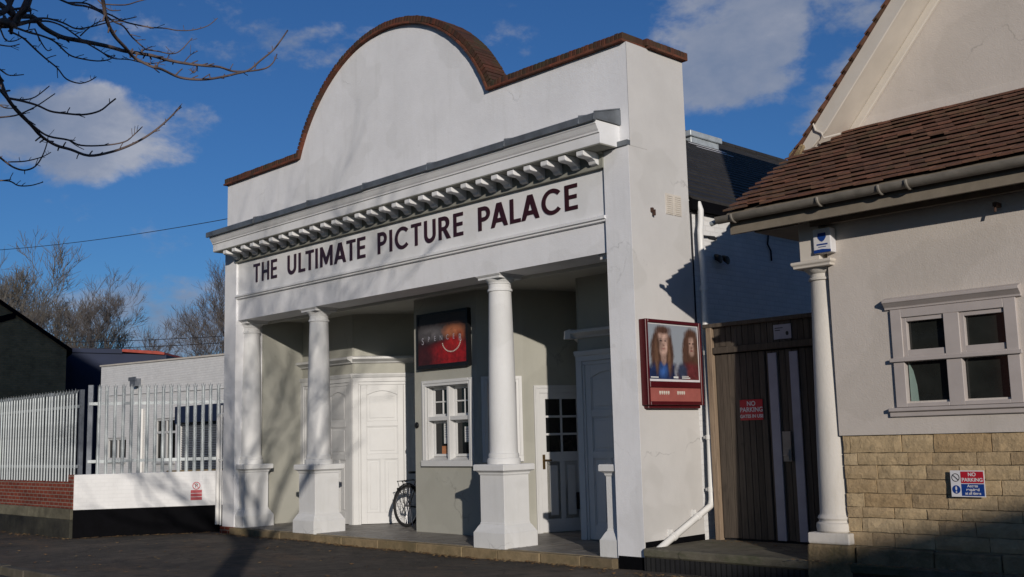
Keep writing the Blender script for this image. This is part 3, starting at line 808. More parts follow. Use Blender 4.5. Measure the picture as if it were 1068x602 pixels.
# wall poster case on the right flank: frame runs along +Y, seen from +X
fW = frame((0, 0), (0, 1))      # local a = world y, local b = -x  (negative b is out of the wall)
t = thing('poster_case', 'dark red wall poster case with two long-haired girls on its poster', 'poster case', (0, .65, 1.85))
MB(fW).box(.06, 1.24, -.10, 0, 1.88, 3.0).box(.10, 1.22, -.08, 0, 1.84, 1.88).box(.05, .10, -.125, -.10, 1.88, 3.0).box(1.20, 1.25, -.125, -.10, 1.88, 3.0).box(.10, 1.20, -.125, -.10, 2.955, 3.0).box(.10, 1.20, -.125, -.10, 2.11, 2.19).box(.10, 1.20, -.125, -.10, 1.88, 1.93).build('case_body', 'red', t, bevel=.006)
B0 = -.1015
def artw(pts, lay, mat, name='printed_shape', par=None): return art(fW, pts, lay, mat, name, par, base=B0)
pw_ = artw([(.10, 2.19), (1.20, 2.19), (1.20, 2.955), (.10, 2.955)], 0, 'signwhite', 'poster_picture', t)
V0, H0 = 2.22 - 1.85, .72
SK = (.44, .29, .235); HR = (.085, .042, .028); DK = (.03, .018, .016)
blobs = [(.26, .44, .225, .52, .10, HR, .45, 1), (.30, .02, .42, .30, .14, (.012, .022, .075), .5, 0), (.27, .16, .08, .13, .5, (.04, .11, .34), 1.4, 0), (.55, .15, .05, .13, .4, (.28, .29, .33), .9, 0),
         (.29, .40, .055, .14, .25, tuple(x * .7 for x in SK), .2, 0), (.29, .66, .118, .225, .16, SK, .12, 0),
         (.225, .64, .05, .14, .6, tuple(x * .62 for x in SK), .2, 0), (.30, .80, .08, .06, .6, tuple(min(1, x * 1.15) for x in SK), .1, 0), (.245, .70, .022, .012, .5, DK, .2, 0), (.335, .70, .022, .012, .5, DK, .2, 0), (.245, .735, .030, .008, .7, tuple(x * .5 for x in SK), .2, 0), (.335, .735, .030, .008, .7, tuple(x * .5 for x in SK), .2, 0),
         (.300, .615, .018, .012, .7, (.27, .155, .12), .2, 0), (.295, .555, .030, .011, .6, (.28, .11, .10), .2, 0), (.29, .90, .14, .07, .4, HR, .6, 1), (.165, .52, .045, .34, .4, HR, .6, 1), (.425, .50, .05, .36, .4, HR, .6, 1), (.40, .40, .03, .28, .5, (.16, .085, .05), .8, 1), (.15, .42, .03, .28, .5, (.15, .08, .05), .8, 1),
         (.86, .44, .19, .52, .10, HR, .45, 1), (.84, .02, .27, .30, .15, (.12, .022, .026), .6, 0), (.66, .14, .10, .16, .3, (.03, .04, .08), .6, 0),
         (.87, .64, .085, .19, .18, tuple(x * .9 for x in SK), .15, 0), (.835, .68, .022, .015, .5, DK, .2, 0), (.905, .68, .022, .015, .5, DK, .2, 0), (.87, .60, .018, .014, .6, (.22, .11, .08), .2, 0), (.87, .545, .030, .013, .5, (.25, .07, .06), .2, 0),
         (.865, .86, .12, .07, .4, HR, .6, 1), (.79, .64, .030, .2, .5, HR, .5, 1), (.95, .62, .035, .22, .5, HR, .5, 1)]
girls = soft_poster('two_girls_picture', 1, .12 - .65, 1.06, V0, H0, (.27, .30, .34), blobs)
artw([(.12, 2.22), (1.18, 2.22), (1.18, 2.94), (.12, 2.94)], 1, girls, 'printed_picture', par=pw_)
MB(fW).box(.14, .30, -.1045, -.1035, 2.235, 2.25).box(.62, .72, -.1045, -.1035, 2.235, 2.26).box(.80, .98, -.1045, -.1035, 2.235, 2.25).box(.80, .95, -.1045, -.1035, 2.26, 2.268).build('small_print', 'paper', pw_)
st = MB(fW).box(.10, 1.20, -.104, -.10, 1.93, 2.11).build('name_strip', plain('pale_red_strip', (.33, .10, .085), .35, bstr=0), t)
m_ = MB(fW)
for x0, ws in ((.30, (.035, .03, .035, .03, .035)), (.68, (.035, .03, .035, .03))):
    x = x0
    for w in ws:
        m_.box(x, x + w, -.106, -.104, 2.03, 2.065); m_.box(x + .005, x + w - .008, -.106, -.104, 2.018, 2.026); x += w + .012
m_.build('small_print', 'creampaint', t)

# paper notices in the ticket window
for k, (a_, b_, c_, d_, lb) in enumerate(((.60, .80, 1.44, 1.80, 'white paper notice taped inside the left lower ticket office pane'), (1.14, 1.30, 1.46, 1.72, 'smaller white paper notice in the right lower ticket office pane'))):
    o = MB(fF).box(a_, b_, .150, .152, c_, d_)
    p_ = MB(fF).box(a_, b_, .150, .1525, c_, d_).build('window_notice', 'paper', None); p_['_n'] = k; del p_['_n']
    tag(p_, lb, 'notice', 'paper notices in the ticket window')
    q = MB(fF)
    for r in range(6): q.box(a_ + .02, b_ - .02 - .03 * (r % 2), .1485, .150, d_ - .05 - r * .04, d_ - .042 - r * .04)
    q.build('notice_print', 'galvdark', p_)
o = MB(fF).box(.545, .80, .148, .1525, 1.225, 1.40).build('leaflet_stack', PM['gold'], None)
tag(o, 'low brown leaflet display at the bottom of the left lower ticket window', 'leaflets')
o = MB(fA).box(.22, .52, .098, .102, 1.98, 2.34).build('window_notice', poster_mat('pink_notice', 'skin'), None)
tag(o, 'pink notice in the upper light of the narrow side window beside the glazed door', 'notice')

# ================================================================ GATE
gt = thing('timber_gate', 'tall weathered board gate with two pale strips between cinema and cream building', 'gate', (1.2, 1.35, .09))
GZ = .09
def boards(x0, x1, y, z0, z1, w, th=.022, jag=.004):
    mb = MB(); x = x0
    while x < x1 - .01:
        ww = min(w * random.uniform(.9, 1.1), x1 - x)
        mb.box(x + .003, x + ww - .003, y + random.uniform(-.003, .003), y + th, z0 + random.uniform(-jag, jag), z1 + random.uniform(-jag, jag)); x += ww
    return mb
boards(.25, 2.5, 1.36, 2.66, 2.93, .095).build('top_boards', 'wood', gt, bevel=.004)
MB().box(.25, 2.5, 1.315, 1.36, 2.57, 2.655).box(.10, 2.5, 1.31, 1.40, 2.93, 2.985).build('gate_rail', 'wood', gt, bevel=.005)
MB().box(.15, .24, 1.31, 1.43, GZ - .1, 2.93).build('gate_post', 'post', gt, bevel=.006)
boards(.25, 1.04, 1.365, GZ + .03, 2.555, .098).build('gate_leaf', 'wood', gt, bevel=.004)
boards(1.05, 2.5, 1.365, GZ + .03, 2.555, .098).build('gate_leaf', 'wood', gt, bevel=.004)
MB().box(1.09, 1.22, 1.345, 1.366, GZ + .03, 2.52).build('pale_strip', 'greyp', gt, bevel=.003)
MB().box(1.41, 1.53, 1.345, 1.366, GZ + .03, 2.52).build('pale_strip', 'greyp', gt, bevel=.003)
MB().box(1.255, 1.375, 1.325, 1.366, 1.12, 1.50).tube([(1.30, 1.31, 1.20), (1.30, 1.27, 1.20), (1.36, 1.27, 1.20)], .013, 8).box(1.28, 1.35, 1.30, 1.325, 1.14, 1.27).build('gate_lock', 'chrome', gt, bevel=.006)
MB().box(.2, 2.5, 1.39, 1.42, GZ, 2.92).build('gate_backing', 'darkvoid', gt)
sg = thing('no_parking_sign', 'red NO PARKING GATES IN USE sign on the dark timber gate', 'sign', (.77, 1.35, 1.67))
MB().box(.62, .97, 1.352, 1.358, 1.66, 1.93).build('sign_plate', 'signred', sg)
for s_, z, h in (('NO', 1.875, .085), ('PARKING', 1.795, .085), ('GATES IN USE', 1.71, .058)):
    text(s_, h, ident, .795, z, 1.3505, 'signwhite', 'sign_lettering', sg, bold=.0015)
sg = thing('small_notice', 'small pale grey notice with a black spot on the gate top boards', 'notice', (1.25, 1.35, 2.68))
MB().box(1.20, 1.46, 1.350, 1.356, 2.69, 2.88).build('sign_plate', 'greyp', sg)
MB().prism(ell(1.40, 2.76, .022, .028, 14), 1.348, 1.3495).box(1.22, 1.34, 1.348, 1.3495, 2.83, 2.84).box(1.22, 1.30, 1.348, 1.3495, 2.80, 2.81).build('sign_print', 'signblack', sg)

# ================================================================ CREAM BUILDING ON THE RIGHT
nb = thing('rendered_building', 'cream rendered building with stone base and low tiled roof right of the gate', 'building', (5, 0, .1))
XR = 9.5
wl = MB(); panel_wall(wl, 2.80, XR, 1.44, 4.0, .25, [(3.60, 4.70, 1.78, 2.70)])
wl.box(2.60, 2.80, .26, 4, -.1, 4.0)
wl.build('rendered_wall', 'cream', nb)
MB().box(2.82, XR, .035, .25, -.2, 1.44).build('wall_backing', 'mortar', nb)
sb = MB(); z = .27; row = 0
while z < 1.42:
    h = random.choice((.115, .13, .145, .15)); h = min(h, 1.435 - z)
    if 1.435 - z - h < .07: h = 1.435 - z
    x = 2.83 - random.uniform(0, .3)
    while x < XR:
        w = random.uniform(.22, .62)
        xa, xb = max(2.83, x), min(XR, x + w)
        if xb - xa > .04:
            y = random.uniform(.004, .016)
            n1, n2 = max(2, int((xb - xa) / .07)), 3
            g = [[None] * (n2 + 1) for _ in range(n1 + 1)]
            P = []; F = []
            for i in range(n1 + 1):
                for j in range(n2 + 1):
                    edge = i in (0, n1) or j in (0, n2)
                    P.append((xa + .004 + (xb - xa - .008) * i / n1 + (random.uniform(-.004, .004)), (y + .005 if edge else y + random.uniform(-.007, .003)), z + .004 + (h - .008) * j / n2 + random.uniform(-.004, .004)))
            for i in range(n1):
                for j in range(n2): F.append((i * (n2 + 1) + j, (i + 1) * (n2 + 1) + j, (i + 1) * (n2 + 1) + j + 1, i * (n2 + 1) + j + 1))
            o_ = len(P); ring = [i * (n2 + 1) for i in range(n1 + 1)] + [n1 * (n2 + 1) + j for j in range(1, n2 + 1)] + [i * (n2 + 1) + n2 for i in range(n1 - 1, -1, -1)] + [j for j in range(n2 - 1, 0, -1)]
            P += [(P[r][0], .04, P[r][2]) for r in ring]
            m__ = len(ring)
            F += [(ring[(k + 1) % m__], ring[k], o_ + k, o_ + (k + 1) % m__) for k in range(m__)]
            sb.add(P, F)
        x += w
    z += h; row += 1
sb.build('stone_facing', 'stone', nb)
lb = MB(); x = 2.92
while x < XR:
    w = random.uniform(.5, .9); lb.box(x + .005, min(XR, x + w) - .005, -.05 + random.uniform(-.012, .012), .2, -.1, .262 + random.uniform(-.01, .008)); x += w
lb.build('base_course', 'basestone', nb, bevel=.02, seg=2)
# window
w_ = MB()
w_.prism([(.0, 2.75), (-.03, 2.755), (-.03, 2.775), (-.075, 2.82), (-.085, 2.825), (-.085, 2.855), (.0, 2.885)], 3.44, 4.86, 'x')
w_.box(3.50, 3.62, -.03, .06, 1.72, 2.75).box(4.68, 4.80, -.03, .06, 1.72, 2.75).box(3.62, 4.68, -.03, .06, 2.66, 2.75)
w_.box(4.07, 4.23, -.03, .06, 1.72, 2.66)
for a_, b_ in ((3.62, 4.07), (4.23, 4.68)): w_.box(a_, b_, -.03, .06, 2.19, 2.25).box(a_, b_, -.03, .06, 1.72, 1.76)
w_.box(3.47, 4.83, -.055, -.03, 2.195, 2.235)
w_.prism([(.06, 1.72), (-.06, 1.715), (-.06, 1.68), (-.03, 1.67), (-.03, 1.625), (.0, 1.62), (.06, 1.62)], 3.42, 4.88, 'x')
wf = w_.build('window_frame', 'greytrim', nb, bevel=.004)
for a_, b_ in ((3.62, 4.07), (4.23, 4.68)):
    q = MB(); k = .045; y = -.012 if a_ < 4 else -.008
    q.box(a_, a_ + k, y, .05, 2.25, 2.66).box(b_ - k + .03, b_, y + .03, .05, 2.25, 2.66).box(a_ + k, b_ - k + .03, y, .05, 2.25, 2.25 + k + .02).box(a_ + k, b_ - k + .03, y, .05, 2.66 - k, 2.66)
    q.build('top_light', 'greytrim', wf, bevel=.003)
    MB().box(a_ + .01, b_ - .01, .040, .046, 1.76, 2.65).build('pane', 'sage_glass', wf)
MB().prism([(3.635, 1.78), (3.72, 1.78), (3.71, 1.95), (3.68, 2.10), (3.635, 2.19)], .034, .038).build('curtain', plain('pale_green_curtain', (.22, .30, .26), .8), wf)
MB().box(3.6, 4.7, .2, .24, 1.5, 2.75).build('dark_room', 'darkvoid', nb)
# lean-to roof, tiles laid in courses
rt = MB(); Y0, Z0 = -.50, 4.03; SL = .6; Lr = 2.12; nc = 15; stp = Lr / nc
for i in range(nc + 1):
    ya = Y0 + i * stp - .03; off = .0825 if i % 2 else 0
    x = 1.80 - off
    while x < XR:
        xa = max(1.80, x); xb = min(x + .165, XR); x += .165
        if xb - xa < .02: continue
        yb = ya + stp * 1.45; j = random.uniform(-.006, .009) + (random.random() < .02) * .02
        za = Z0 + SL * (ya - Y0); zb = Z0 + SL * (yb - Y0)
        rt.prism([(ya, za + .054 + j), (yb, zb + .004), (yb, zb - .008), (ya, za + .034 + j)], xa + .002, xb - .002, 'x')
roof = rt.build('tiled_roof', 'rooftile', nb)
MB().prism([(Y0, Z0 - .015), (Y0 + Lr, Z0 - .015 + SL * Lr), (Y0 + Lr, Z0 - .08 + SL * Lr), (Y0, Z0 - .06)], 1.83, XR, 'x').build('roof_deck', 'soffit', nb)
MB().box(1.83, XR, -.44, -.40, 3.78, 3.97).box(1.83, XR, -.40, .0, 3.87, 3.90).prism([(-.40, 3.90), (.0, 3.90), (2.2, 5.0), (2.2, 5.1), (-.40, 3.97)], 1.83, 1.87, 'x').box(1.87, 2.5, .0, 2.2, 3.85, 3.88).build('eaves_boards', 'soffit', nb)  # fascia in soffit brown, its dark tone standing in for the gutter's shade
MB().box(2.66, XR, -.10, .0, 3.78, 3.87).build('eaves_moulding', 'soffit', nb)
g_ = MB()
prof_g = []
for i in range(9):
    a_ = pi + pi * i / 8; prof_g.append((-.52 + .075 * math.cos(a_), 3.985 + .075 * math.sin(a_)))
for i in range(8, -1, -1):
    a_ = pi + pi * i / 8; prof_g.append((-.52 + .066 * math.cos(a_), 3.985 + .066 * math.sin(a_)))
g_.prism(prof_g, 1.72, XR, 'x')
for x in (1.95, 3.05, 3.75, 4.05, 5.9):
    g_.tube([(x, -.52 + .08 * math.cos(pi + pi * i / 10), 3.985 + .082 * math.sin(pi + pi * i / 10)) for i in range(11)], .016, 6)
    g_.box(x - .008, x + .008, -.46, -.40, 3.90, 3.96)
g_.build('gutter', 'gutter', nb, smooth='auto')
MB().tube([(1.72, -.52, 3.95), (1.62, -.52, 3.93)], .03, 10).tube([(1.9, -.38, 3.87), (3.2, -.37, 3.87), (6, -.37, 3.90)], .02, 8).tube([(6, -.40, 3.86), (3.9, -.42, 3.88)], .022, 8).build('eaves_pipe', 'galv', nb)
MB().box(4.7, 4.74, -.12, -.0, 3.66, 3.70).tube([(4.72, -.10, 3.68), (4.72, -.12, 3.60)], .012, 6).build('wall_bracket', 'rust', nb)
# big gable above, its verge oversailing the wall
GX0, GS = 1.90, 1.155
GY = 1.60; VY = 1.04
apx = 6.6
nx_, nz_ = -GS / math.hypot(1, GS), 1 / math.hypot(1, GS)
def off(x, d):   # point on the verge line moved inward by d
    return (x - nx_ * d, 5.01 + GS * (x - GX0) - nz_ * d)
a0_ = off(GX0, .10); a1_ = off(apx, .10)
MB().prism([a0_, a1_, (apx + 1.5, 5.0), (a0_[0], 4.7)], GY, GY + .25).build('gable_wall', 'cream', nb)
vb = MB(); vb.prism([off(GX0 - .02, .0), off(apx, .0), off(apx, .19), off(GX0 + .26, .19), off(GX0 + .10, .15), off(GX0, .08)], VY, VY + .05)
vb.prism([off(GX0 + .1, .12), off(apx, .12), off(apx, .15), off(GX0 + .1, .15)], VY + .05, GY)
vb.build('barge_board', 'creampaint', nb, bevel=.01)
MB().prism([off(GX0 + .2, .15), off(apx, .15), off(apx, .26), off(GX0 + .25, .26)], GY - .05, GY - .001).build('barge_moulding', 'creampaint', nb, bevel=.012)
MB().tube([(GX0 + .25, VY - .02, 5.32), (GX0 + .28, VY - .02, 5.22), (GX0 + .36, VY - .02, 5.17), (GX0 + .38, VY - .015, 5.10), (GX0 + .55, VY + .1, 5.14)], .012, 6).build('loose_wire', 'creampaint', nb)
gr = MB(); s0 = GX0 - .10
for i in range(46):
    xa = s0 + i * .115; xb = xa + .15
    za = 5.01 + GS * (xa - GX0); zb = 5.01 + GS * (xb - GX0)
    y = VY - .05
    while y < 6:
        gr.prism([(xa - .025, za + .03), (xb, zb + .015), (xb, zb + .002), (xa, za + .002)], y + .002, y + .163 + random.uniform(-.006, .003)); y += .165
gr.build('gable_roof', 'rooftile', nb)
MB().prism([(GX0 - .14, 4.90), (GX0 + .02, 4.90), (GX0 + .12, 5.06), (GX0 + .02, 5.12), (GX0 - .12, 5.0)], VY - .03, GY).build('verge_foot', 'basestone', nb, bevel=.02)
MB().box(2.5, 10, 1.86, 6, 0, 5.0).build('rear_wall', 'cream', nb)
# flashing between roof and gable
MB().prism([(GY - .03, 5.28), (GY, 5.26), (GY, 5.40), (GY - .012, 5.40)], 2.0, XR, 'x').build('flashing', 'cream', nb)
# corner column, half engaged in the end of the wall
cx, cy = 2.64, .15
c2 = bpy.data.objects.new('column', None); C.objects.link(c2); c2.parent = nb; ORIGIN[c2] = Vector((cx, cy, 0)); c2.location = (cx - 5, cy, -.1)
MB().square(cx, cy, [(.245, .275), (.250, .30), (.248, .385), (.240, .395)]).build('plinth', 'flaky', c2, bevel=.012, seg=2)
MB().square(cx, cy, [(.27, -.1), (.265, .10), (.26, .275)]).build('plinth_stone', 'basestone', c2, bevel=.03, seg=2)
pf = [(.215, .39), (.236, .41), (.242, .45), (.236, .49), (.212, .505), (.208, .52), (.222, .545), (.212, .57), (.200, .58)]
for i in range(15):
    q = i / 14; pf.append((.194 - .058 * q ** 1.35, .60 + 2.58 * q))
MB().lathe(cx, cy, pf, 40).build('shaft', 'flaky', c2, smooth='auto')
MB().lathe(cx, cy, [(.136, 3.18), (.156, 3.19), (.158, 3.21), (.140, 3.222), (.138, 3.26), (.16, 3.275), (.195, 3.315), (.20, 3.325)], 40).build('capital', 'flaky', c2, smooth='auto')
MB().square(cx, cy, [(.235, 3.325), (.235, 3.35), (.255, 3.37), (.255, 3.40)]).build('abacus', 'creampaint', c2, bevel=.006)
MB().box(2.50, 2.75, -.08, .24, 3.40, 3.868).build('block', 'creampaint', c2, bevel=.006)
al = thing('alarm_box', 'white burglar alarm box with blue emblem on top of the right-hand column', 'alarm', (2.8, -.1, 3.45))
ay = -.12
MB().box(2.70, 2.92, ay, -.001, 3.46, 3.74).build('alarm_case', 'signwhite', al, bevel=.012, seg=2)
MB().prism([(2.765, 3.685), (2.86, 3.685), (2.865, 3.635), (2.84, 3.60), (2.812, 3.585), (2.785, 3.60), (2.76, 3.635)], ay - .0025, ay - .0005).build('emblem', 'signblue', al)
MB().prism([(2.705, 3.465), (2.915, 3.465), (2.915, 3.492), (2.81, 3.505), (2.705, 3.50)], ay - .0025, ay - .0005).box(2.745, 2.88, ay - .0025, ay - .0005, 3.548, 3.565).box(2.765, 2.86, ay - .0025, ay - .0005, 3.525, 3.533).build('alarm_print', 'signblue', al)
# sign on the stone
sx0, sx1, sz0, sz1 = 4.02, 4.36, .81, 1.07
sg = thing('no_parking_sign', 'red, white and blue NO PARKING Access required at all times sign on stone wall', 'sign', (4.19, -.04, .94))
MB().box(sx0, sx1, -.040, -.034, sz0, sz1).build('sign_plate', 'signwhite', sg)
MB().box(sx0 + .105, sx1 - .008, -.0415, -.0402, .945, 1.06).build('sign_panel', 'signred', sg)
MB().box(sx0 + .105, sx1 - .008, -.0415, -.0402, .82, .938).prism(ell(sx0 + .052, .882, .042, .042), -.0415, -.0402).build('sign_panel', 'signblue', sg)
ring = MB(); o_ = ell(sx0 + .052, 1.0, .041, .041, 32); i_ = ell(sx0 + .052, 1.0, .034, .034, 32)
for k in range(32):
    k2 = (k + 1) % 32; ring.prism([o_[k], o_[k2], i_[k2], i_[k]], -.0415, -.0402)
ring.prism([(sx0 + .052 - .028, 1.02), (sx0 + .052 - .022, 1.026), (sx0 + .052 + .028, .98), (sx0 + .052 + .022, .974)], -.0425, -.0416)
ring.build('prohibition_ring', 'signblack', sg)
MB().prism(ell(sx0 + .052, .893, .009, .021, 12), -.0428, -.0418).prism(ell(sx0 + .052, .857, .008, .008, 10), -.0428, -.0418).build('exclamation_mark', 'signwhite', sg)
xc = (sx0 + .105 + sx1 - .008) / 2
for s_, z, h in (('NO', 1.03, .05), ('PARKING', .977, .05), ('Access', .918, .038), ('required', .882, .038), ('at all times', .845, .036)):
    text(s_, h, ident, xc, z, -.0430, 'signwhite', 'sign_lettering', sg, bold=.001, depth=.001)

# ================================================================ RAISED FORECOURT, PAVEMENT, ROAD
struct(MB().prism([(.02, -.07), (2.2, -.10), (14, -.30), (14, 3), (.02, 3)], -.02, .09, 'z').build('forecourt', 'slab', None, bevel=.02))
struct(MB().prism([(.03, -.055), (2.2, -.085), (14, -.285), (14, 2.9), (.03, 2.9)], -.3, -.021, 'z').build('forecourt_riser', 'riser', None))
# pavement as a gently uneven sheet with a kerb
def sheet(name, x0, x1, y0, y1, nx, ny, zf, mat, th=None):
    P = [(x0 + (x1 - x0) * i / nx, y0 + (y1 - y0) * j / ny) for j in range(ny + 1) for i in range(nx + 1)]
    V = [(x, y, zf(x, y)) for x, y in P]
    F = [(j * (nx + 1) + i, j * (nx + 1) + i + 1, (j + 1) * (nx + 1) + i + 1, (j + 1) * (nx + 1) + i) for j in range(ny) for i in range(nx)]
    return MB().add(V, F).build(name, mat, None, smooth=True)
def pz(x, y):
    z = -.20 + .012 * math.sin(x * .7 + 1) * math.cos(y * .9) + .006 * math.sin(x * 2.3 + y * 1.7)
    z -= .045 * max(0, min(1, (-x - 10) / 4)) + .02 * max(0, min(1, (-y) / 4.5))
    return z
struct(sheet('pavement', -60, 40, -4.66, .6, 260, 16, pz, 'asphalt'))
struct(sheet('yard', -60, -10.65, .58, 14, 40, 10, lambda x, y: -.26, 'earth'))
kb = MB(); x = -50
while x < 40:
    w = .9; j = random.uniform(-.006, .006)
    z = pz(x + .45, -4.66) + .004
    kb.box(x + .004, x + w - .004, -4.82 + j, -4.655, -.5, z); x += w
struct(kb.build('kerb', 'roadkerb', None, bevel=.02, seg=2))
struct(MB().add([(-600, -400, -.352), (600, -400, -.352), (600, 900, -.352), (-600, 900, -.352)], [(0, 1, 2, 3)]).build('road', 'road', None))
for y0 in (-5.08, -5.25):
    struct(MB().box(-50, 40, y0, y0 + .085, -.36, -.347).build('yellow_line', 'yellow', None))
def pz2(x, y): return -.215 + .006 * math.sin(x * 1.3) * math.cos(y)
struct(sheet('far_pavement', -60, 40, -13.6, -9.6, 120, 8, pz2, 'asphalt'))
kb = MB(); x = -50
while x < 40:
    kb.box(x + .004, x + .896, -9.61, -9.46, -.5, -.21 + random.uniform(-.003, .003)); x += .9
struct(kb.build('kerb', 'roadkerb', None, bevel=.02))

# fallen leaves and grit, thickest along the wall feet and the gutter
lf = MB(); rl = random.Random(12)
def leaf_at(x, y, z, sz):
    a = rl.uniform(0, 6.28); c, s_ = math.cos(a) * sz, math.sin(a) * sz; k = rl.uniform(.2, .6)
    h = rl.uniform(.1, .5) * sz
    lf.add([(x - c, y - s_, z + h), (x + s_ * k, y - c * k, z + .002), (x + c, y + s_, z + h * rl.uniform(.2, 1)), (x - s_ * k, y + c * k, z + .003)], [(0, 1, 2), (0, 2, 3)])
for i in range(2600):
    r_ = rl.random()
    if r_ < .34: x = rl.uniform(-10.6, -.4); y = -.12 - abs(rl.gauss(0, .10))
    elif r_ < .52: t_ = rl.uniform(-14, 0); x = -12.8 + t_; y = -2.12 - abs(rl.gauss(0, .15))
    elif r_ < .62: t_ = rl.random(); x = -12.78 + 1.5 * t_ + .1; y = -2.1 + 2.4 * t_ - .1 - abs(rl.gauss(0, .12))
    elif r_ < .74: x = rl.uniform(0, 5); y = -.32 - abs(rl.gauss(0, .12))
    else: x = rl.uniform(-16, 6); y = rl.uniform(-4.6, -.3)
    leaf_at(x, y, pz(x, y) + .012, rl.uniform(.012, .042))
for i in range(320):
    x = rl.uniform(.1, 4.8); y = 1.3 - abs(rl.gauss(0, .22)) if x < 2.2 else -.12 - abs(rl.gauss(0, .05)); leaf_at(x, y, .094, rl.uniform(.01, .03))
for i in range(160):
    leaf_at(rl.uniform(-10, -.6), rl.uniform(.02, .9), FL + .004, rl.uniform(.008, .022))
struct(lf.build('leaf_litter', 'litter', None), 'stuff')

# ================================================================ FENCES AND WALLS ON THE LEFT
A = Vector((-11.25, .46)); Bp = Vector((-12.78, -2.05))
dAB = (A - Bp); LAB = dAB.length
fL = frame((Bp.x, Bp.y), (dAB.x, dAB.y))
ww = thing('white_wall', 'low white painted brick wall with black foot, left of the cinema', 'wall', (Bp.x, Bp.y, -.3))
MB(fL).box(0, LAB, 0, .22, .31, 1.0).build('painted_brickwork', 'smoothwhite', ww, bevel=.006)
MB(fL).box(0, LAB, -.012, .22, -.35, .31).build('black_foot', 'black', ww, bevel=.004)
MB(fL).box(1.75, LAB - .02, .02, .2, 1.0, 1.03).build('wall_cap', 'kerb', ww, bevel=.005)
sg = thing('wall_notice', 'small red and white no-parking notice with P symbol on the low white wall', 'sign', (-11.9, -.1, .6))
tt = 2.34
MB(fL).box(tt - .115, tt + .115, -.006, -.001, .42, .80).build('sign_plate', 'signwhite', sg)
MB(fL).box(tt - .11, tt + .11, -.0085, -.0065, .425, .485).box(tt - .11, tt + .11, -.0085, -.0065, .495, .555).box(tt - .11, tt + .11, -.0085, -.0065, .565, .625).build('sign_panel', 'signred', sg)
rg_ = MB(fL); o_ = ell(tt, .71, .078, .078, 28); i_ = ell(tt, .71, .062, .062, 28)
for k in range(28):
    k2 = (k + 1) % 28; rg_.prism([o_[k], o_[k2], i_[k2], i_[k]], -.0085, -.0065)
rg_.prism([(tt - .052, .752), (tt - .044, .76), (tt + .052, .668), (tt + .044, .66)], -.0105, -.0088)
rg_.build('prohibition_ring', 'signred', sg)
text('P', .11, fL, tt, .71, -.0078, 'signblack', 'sign_lettering', sg, bold=.002)
bw = thing('brick_wall', 'low red brick boundary wall on a stained concrete foot under the steel fence', 'wall', (-16, -2.05, -.3))
X0 = -27
MB().box(X0, -12.86, -2.05, -1.83, .33, .86).box(-13.05, Bp.x - .01, -2.06, -1.82, .33, 1.0).build('brickwork', 'redbrick', bw, bevel=.006)
MB().box(X0, Bp.x - .005, -2.10, -1.80, .12, .33).build('concrete_foot', 'oldconc', bw, bevel=.012)
MB().box(X0, Bp.x - .005, -2.106, -1.80, -.4, .12).build('tarred_foot', 'tarred', bw, bevel=.01)
def pale_mesh(h):
    mb = MB()
    # W-section pale with a pointed, splayed triple head
    w = .034
    sec = [(-w, 0), (-w * .55, -.004), (-w * .35, -.020), (w * .35, -.020), (w * .55, -.004), (w, 0), (w, .004), (w * .5, .0), (w * .3, -.015), (-w * .3, -.015), (-w * .5, .0), (-w, .004)]
    mb.prism(sec, 0, h - .10, 'z')
    mb.add([(-w * .4, -.020, h - .10), (w * .4, -.020, h - .10), (w * .25, -.026, h - .03), (0, -.034, h), (-w * .25, -.026, h - .03), (-w * .4, -.015, h - .10), (w * .4, -.015, h - .10), (0, -.029, h)],
           [(0, 1, 2, 3, 4), (5, 7, 6), (0, 4, 3, 7, 5), (1, 6, 7, 3, 2)])
    for s__ in (-1, 1):
        mb.add([(s__ * w, 0, h - .10), (s__ * w * .4, -.006, h - .10), (s__ * w * .7, .002, h - .055), (s__ * w * 1.25, .02, h - .02), (s__ * w, .004, h - .10), (s__ * w * .4, -.002, h - .10), (s__ * w * 1.2, .024, h - .022)],
               [(0, 1, 2, 3), (4, 6, 5), (0, 3, 6, 4), (1, 5, 6, 3, 2)])
    return mb
def fence(name_label, org, u, L, z0, h, grp, posts, rails, first=.08):
    fr_ = frame(org, u)
    ang = math.atan2(u[1], u[0])
    F = thing('palisade_fence', name_label, 'fence', (org[0], org[1], z0), 'steel palisade fence sections')
    src = None; n = int((L - first) / .155) + 1
    for i in range(n):
        x = first + i * .155
        p = fr_((x, 0, 0))
        if src is None:
            mb = pale_mesh(h); src = mb.build('pale', 'galv', None); o = src
        else:
            o = src.copy(); C.objects.link(o)
        o.parent = F; o.location = (p[0] - org[0], p[1] - org[1], random.uniform(-.006, .006)); o.rotation_euler = (random.uniform(-.004, .004), random.uniform(-.006, .006), ang)
    for (a_, b_, zz) in rails:
        MB(fr_).box(a_, b_, .005, .011, z0 + zz - .03, z0 + zz + .03).box(a_, b_, .011, .05, z0 + zz + .024, z0 + zz + .03).build('rail', 'galv', F)
    for x, w in posts:
        MB(fr_).box(x - w / 2, x + w / 2, .03, .03 + w, z0 - .25, z0 + h - .02).build('fence_post', 'galvdark', F, bevel=.004)
    return F
fence('steel palisade fence section standing behind the low white wall', (Bp.x + .16, Bp.y + .30), (dAB.x, dAB.y), LAB + .1, 1.0, 1.80, None, [(-.08, .10)], [(-.1, LAB + .1, 1.40), (-.1, LAB + .1, .25)], first=.09)
fence('long steel palisade fence with tightly overlapping pales above the red brick wall', (-26.3, -1.94), (1, 0), 13.4, .86, 1.86, None, [(x, .08) for x in (1.0, 3.8, 6.6, 9.3, 11.75, 13.35)], [(0, 13.4, 1.5), (0, 13.4, .3)])

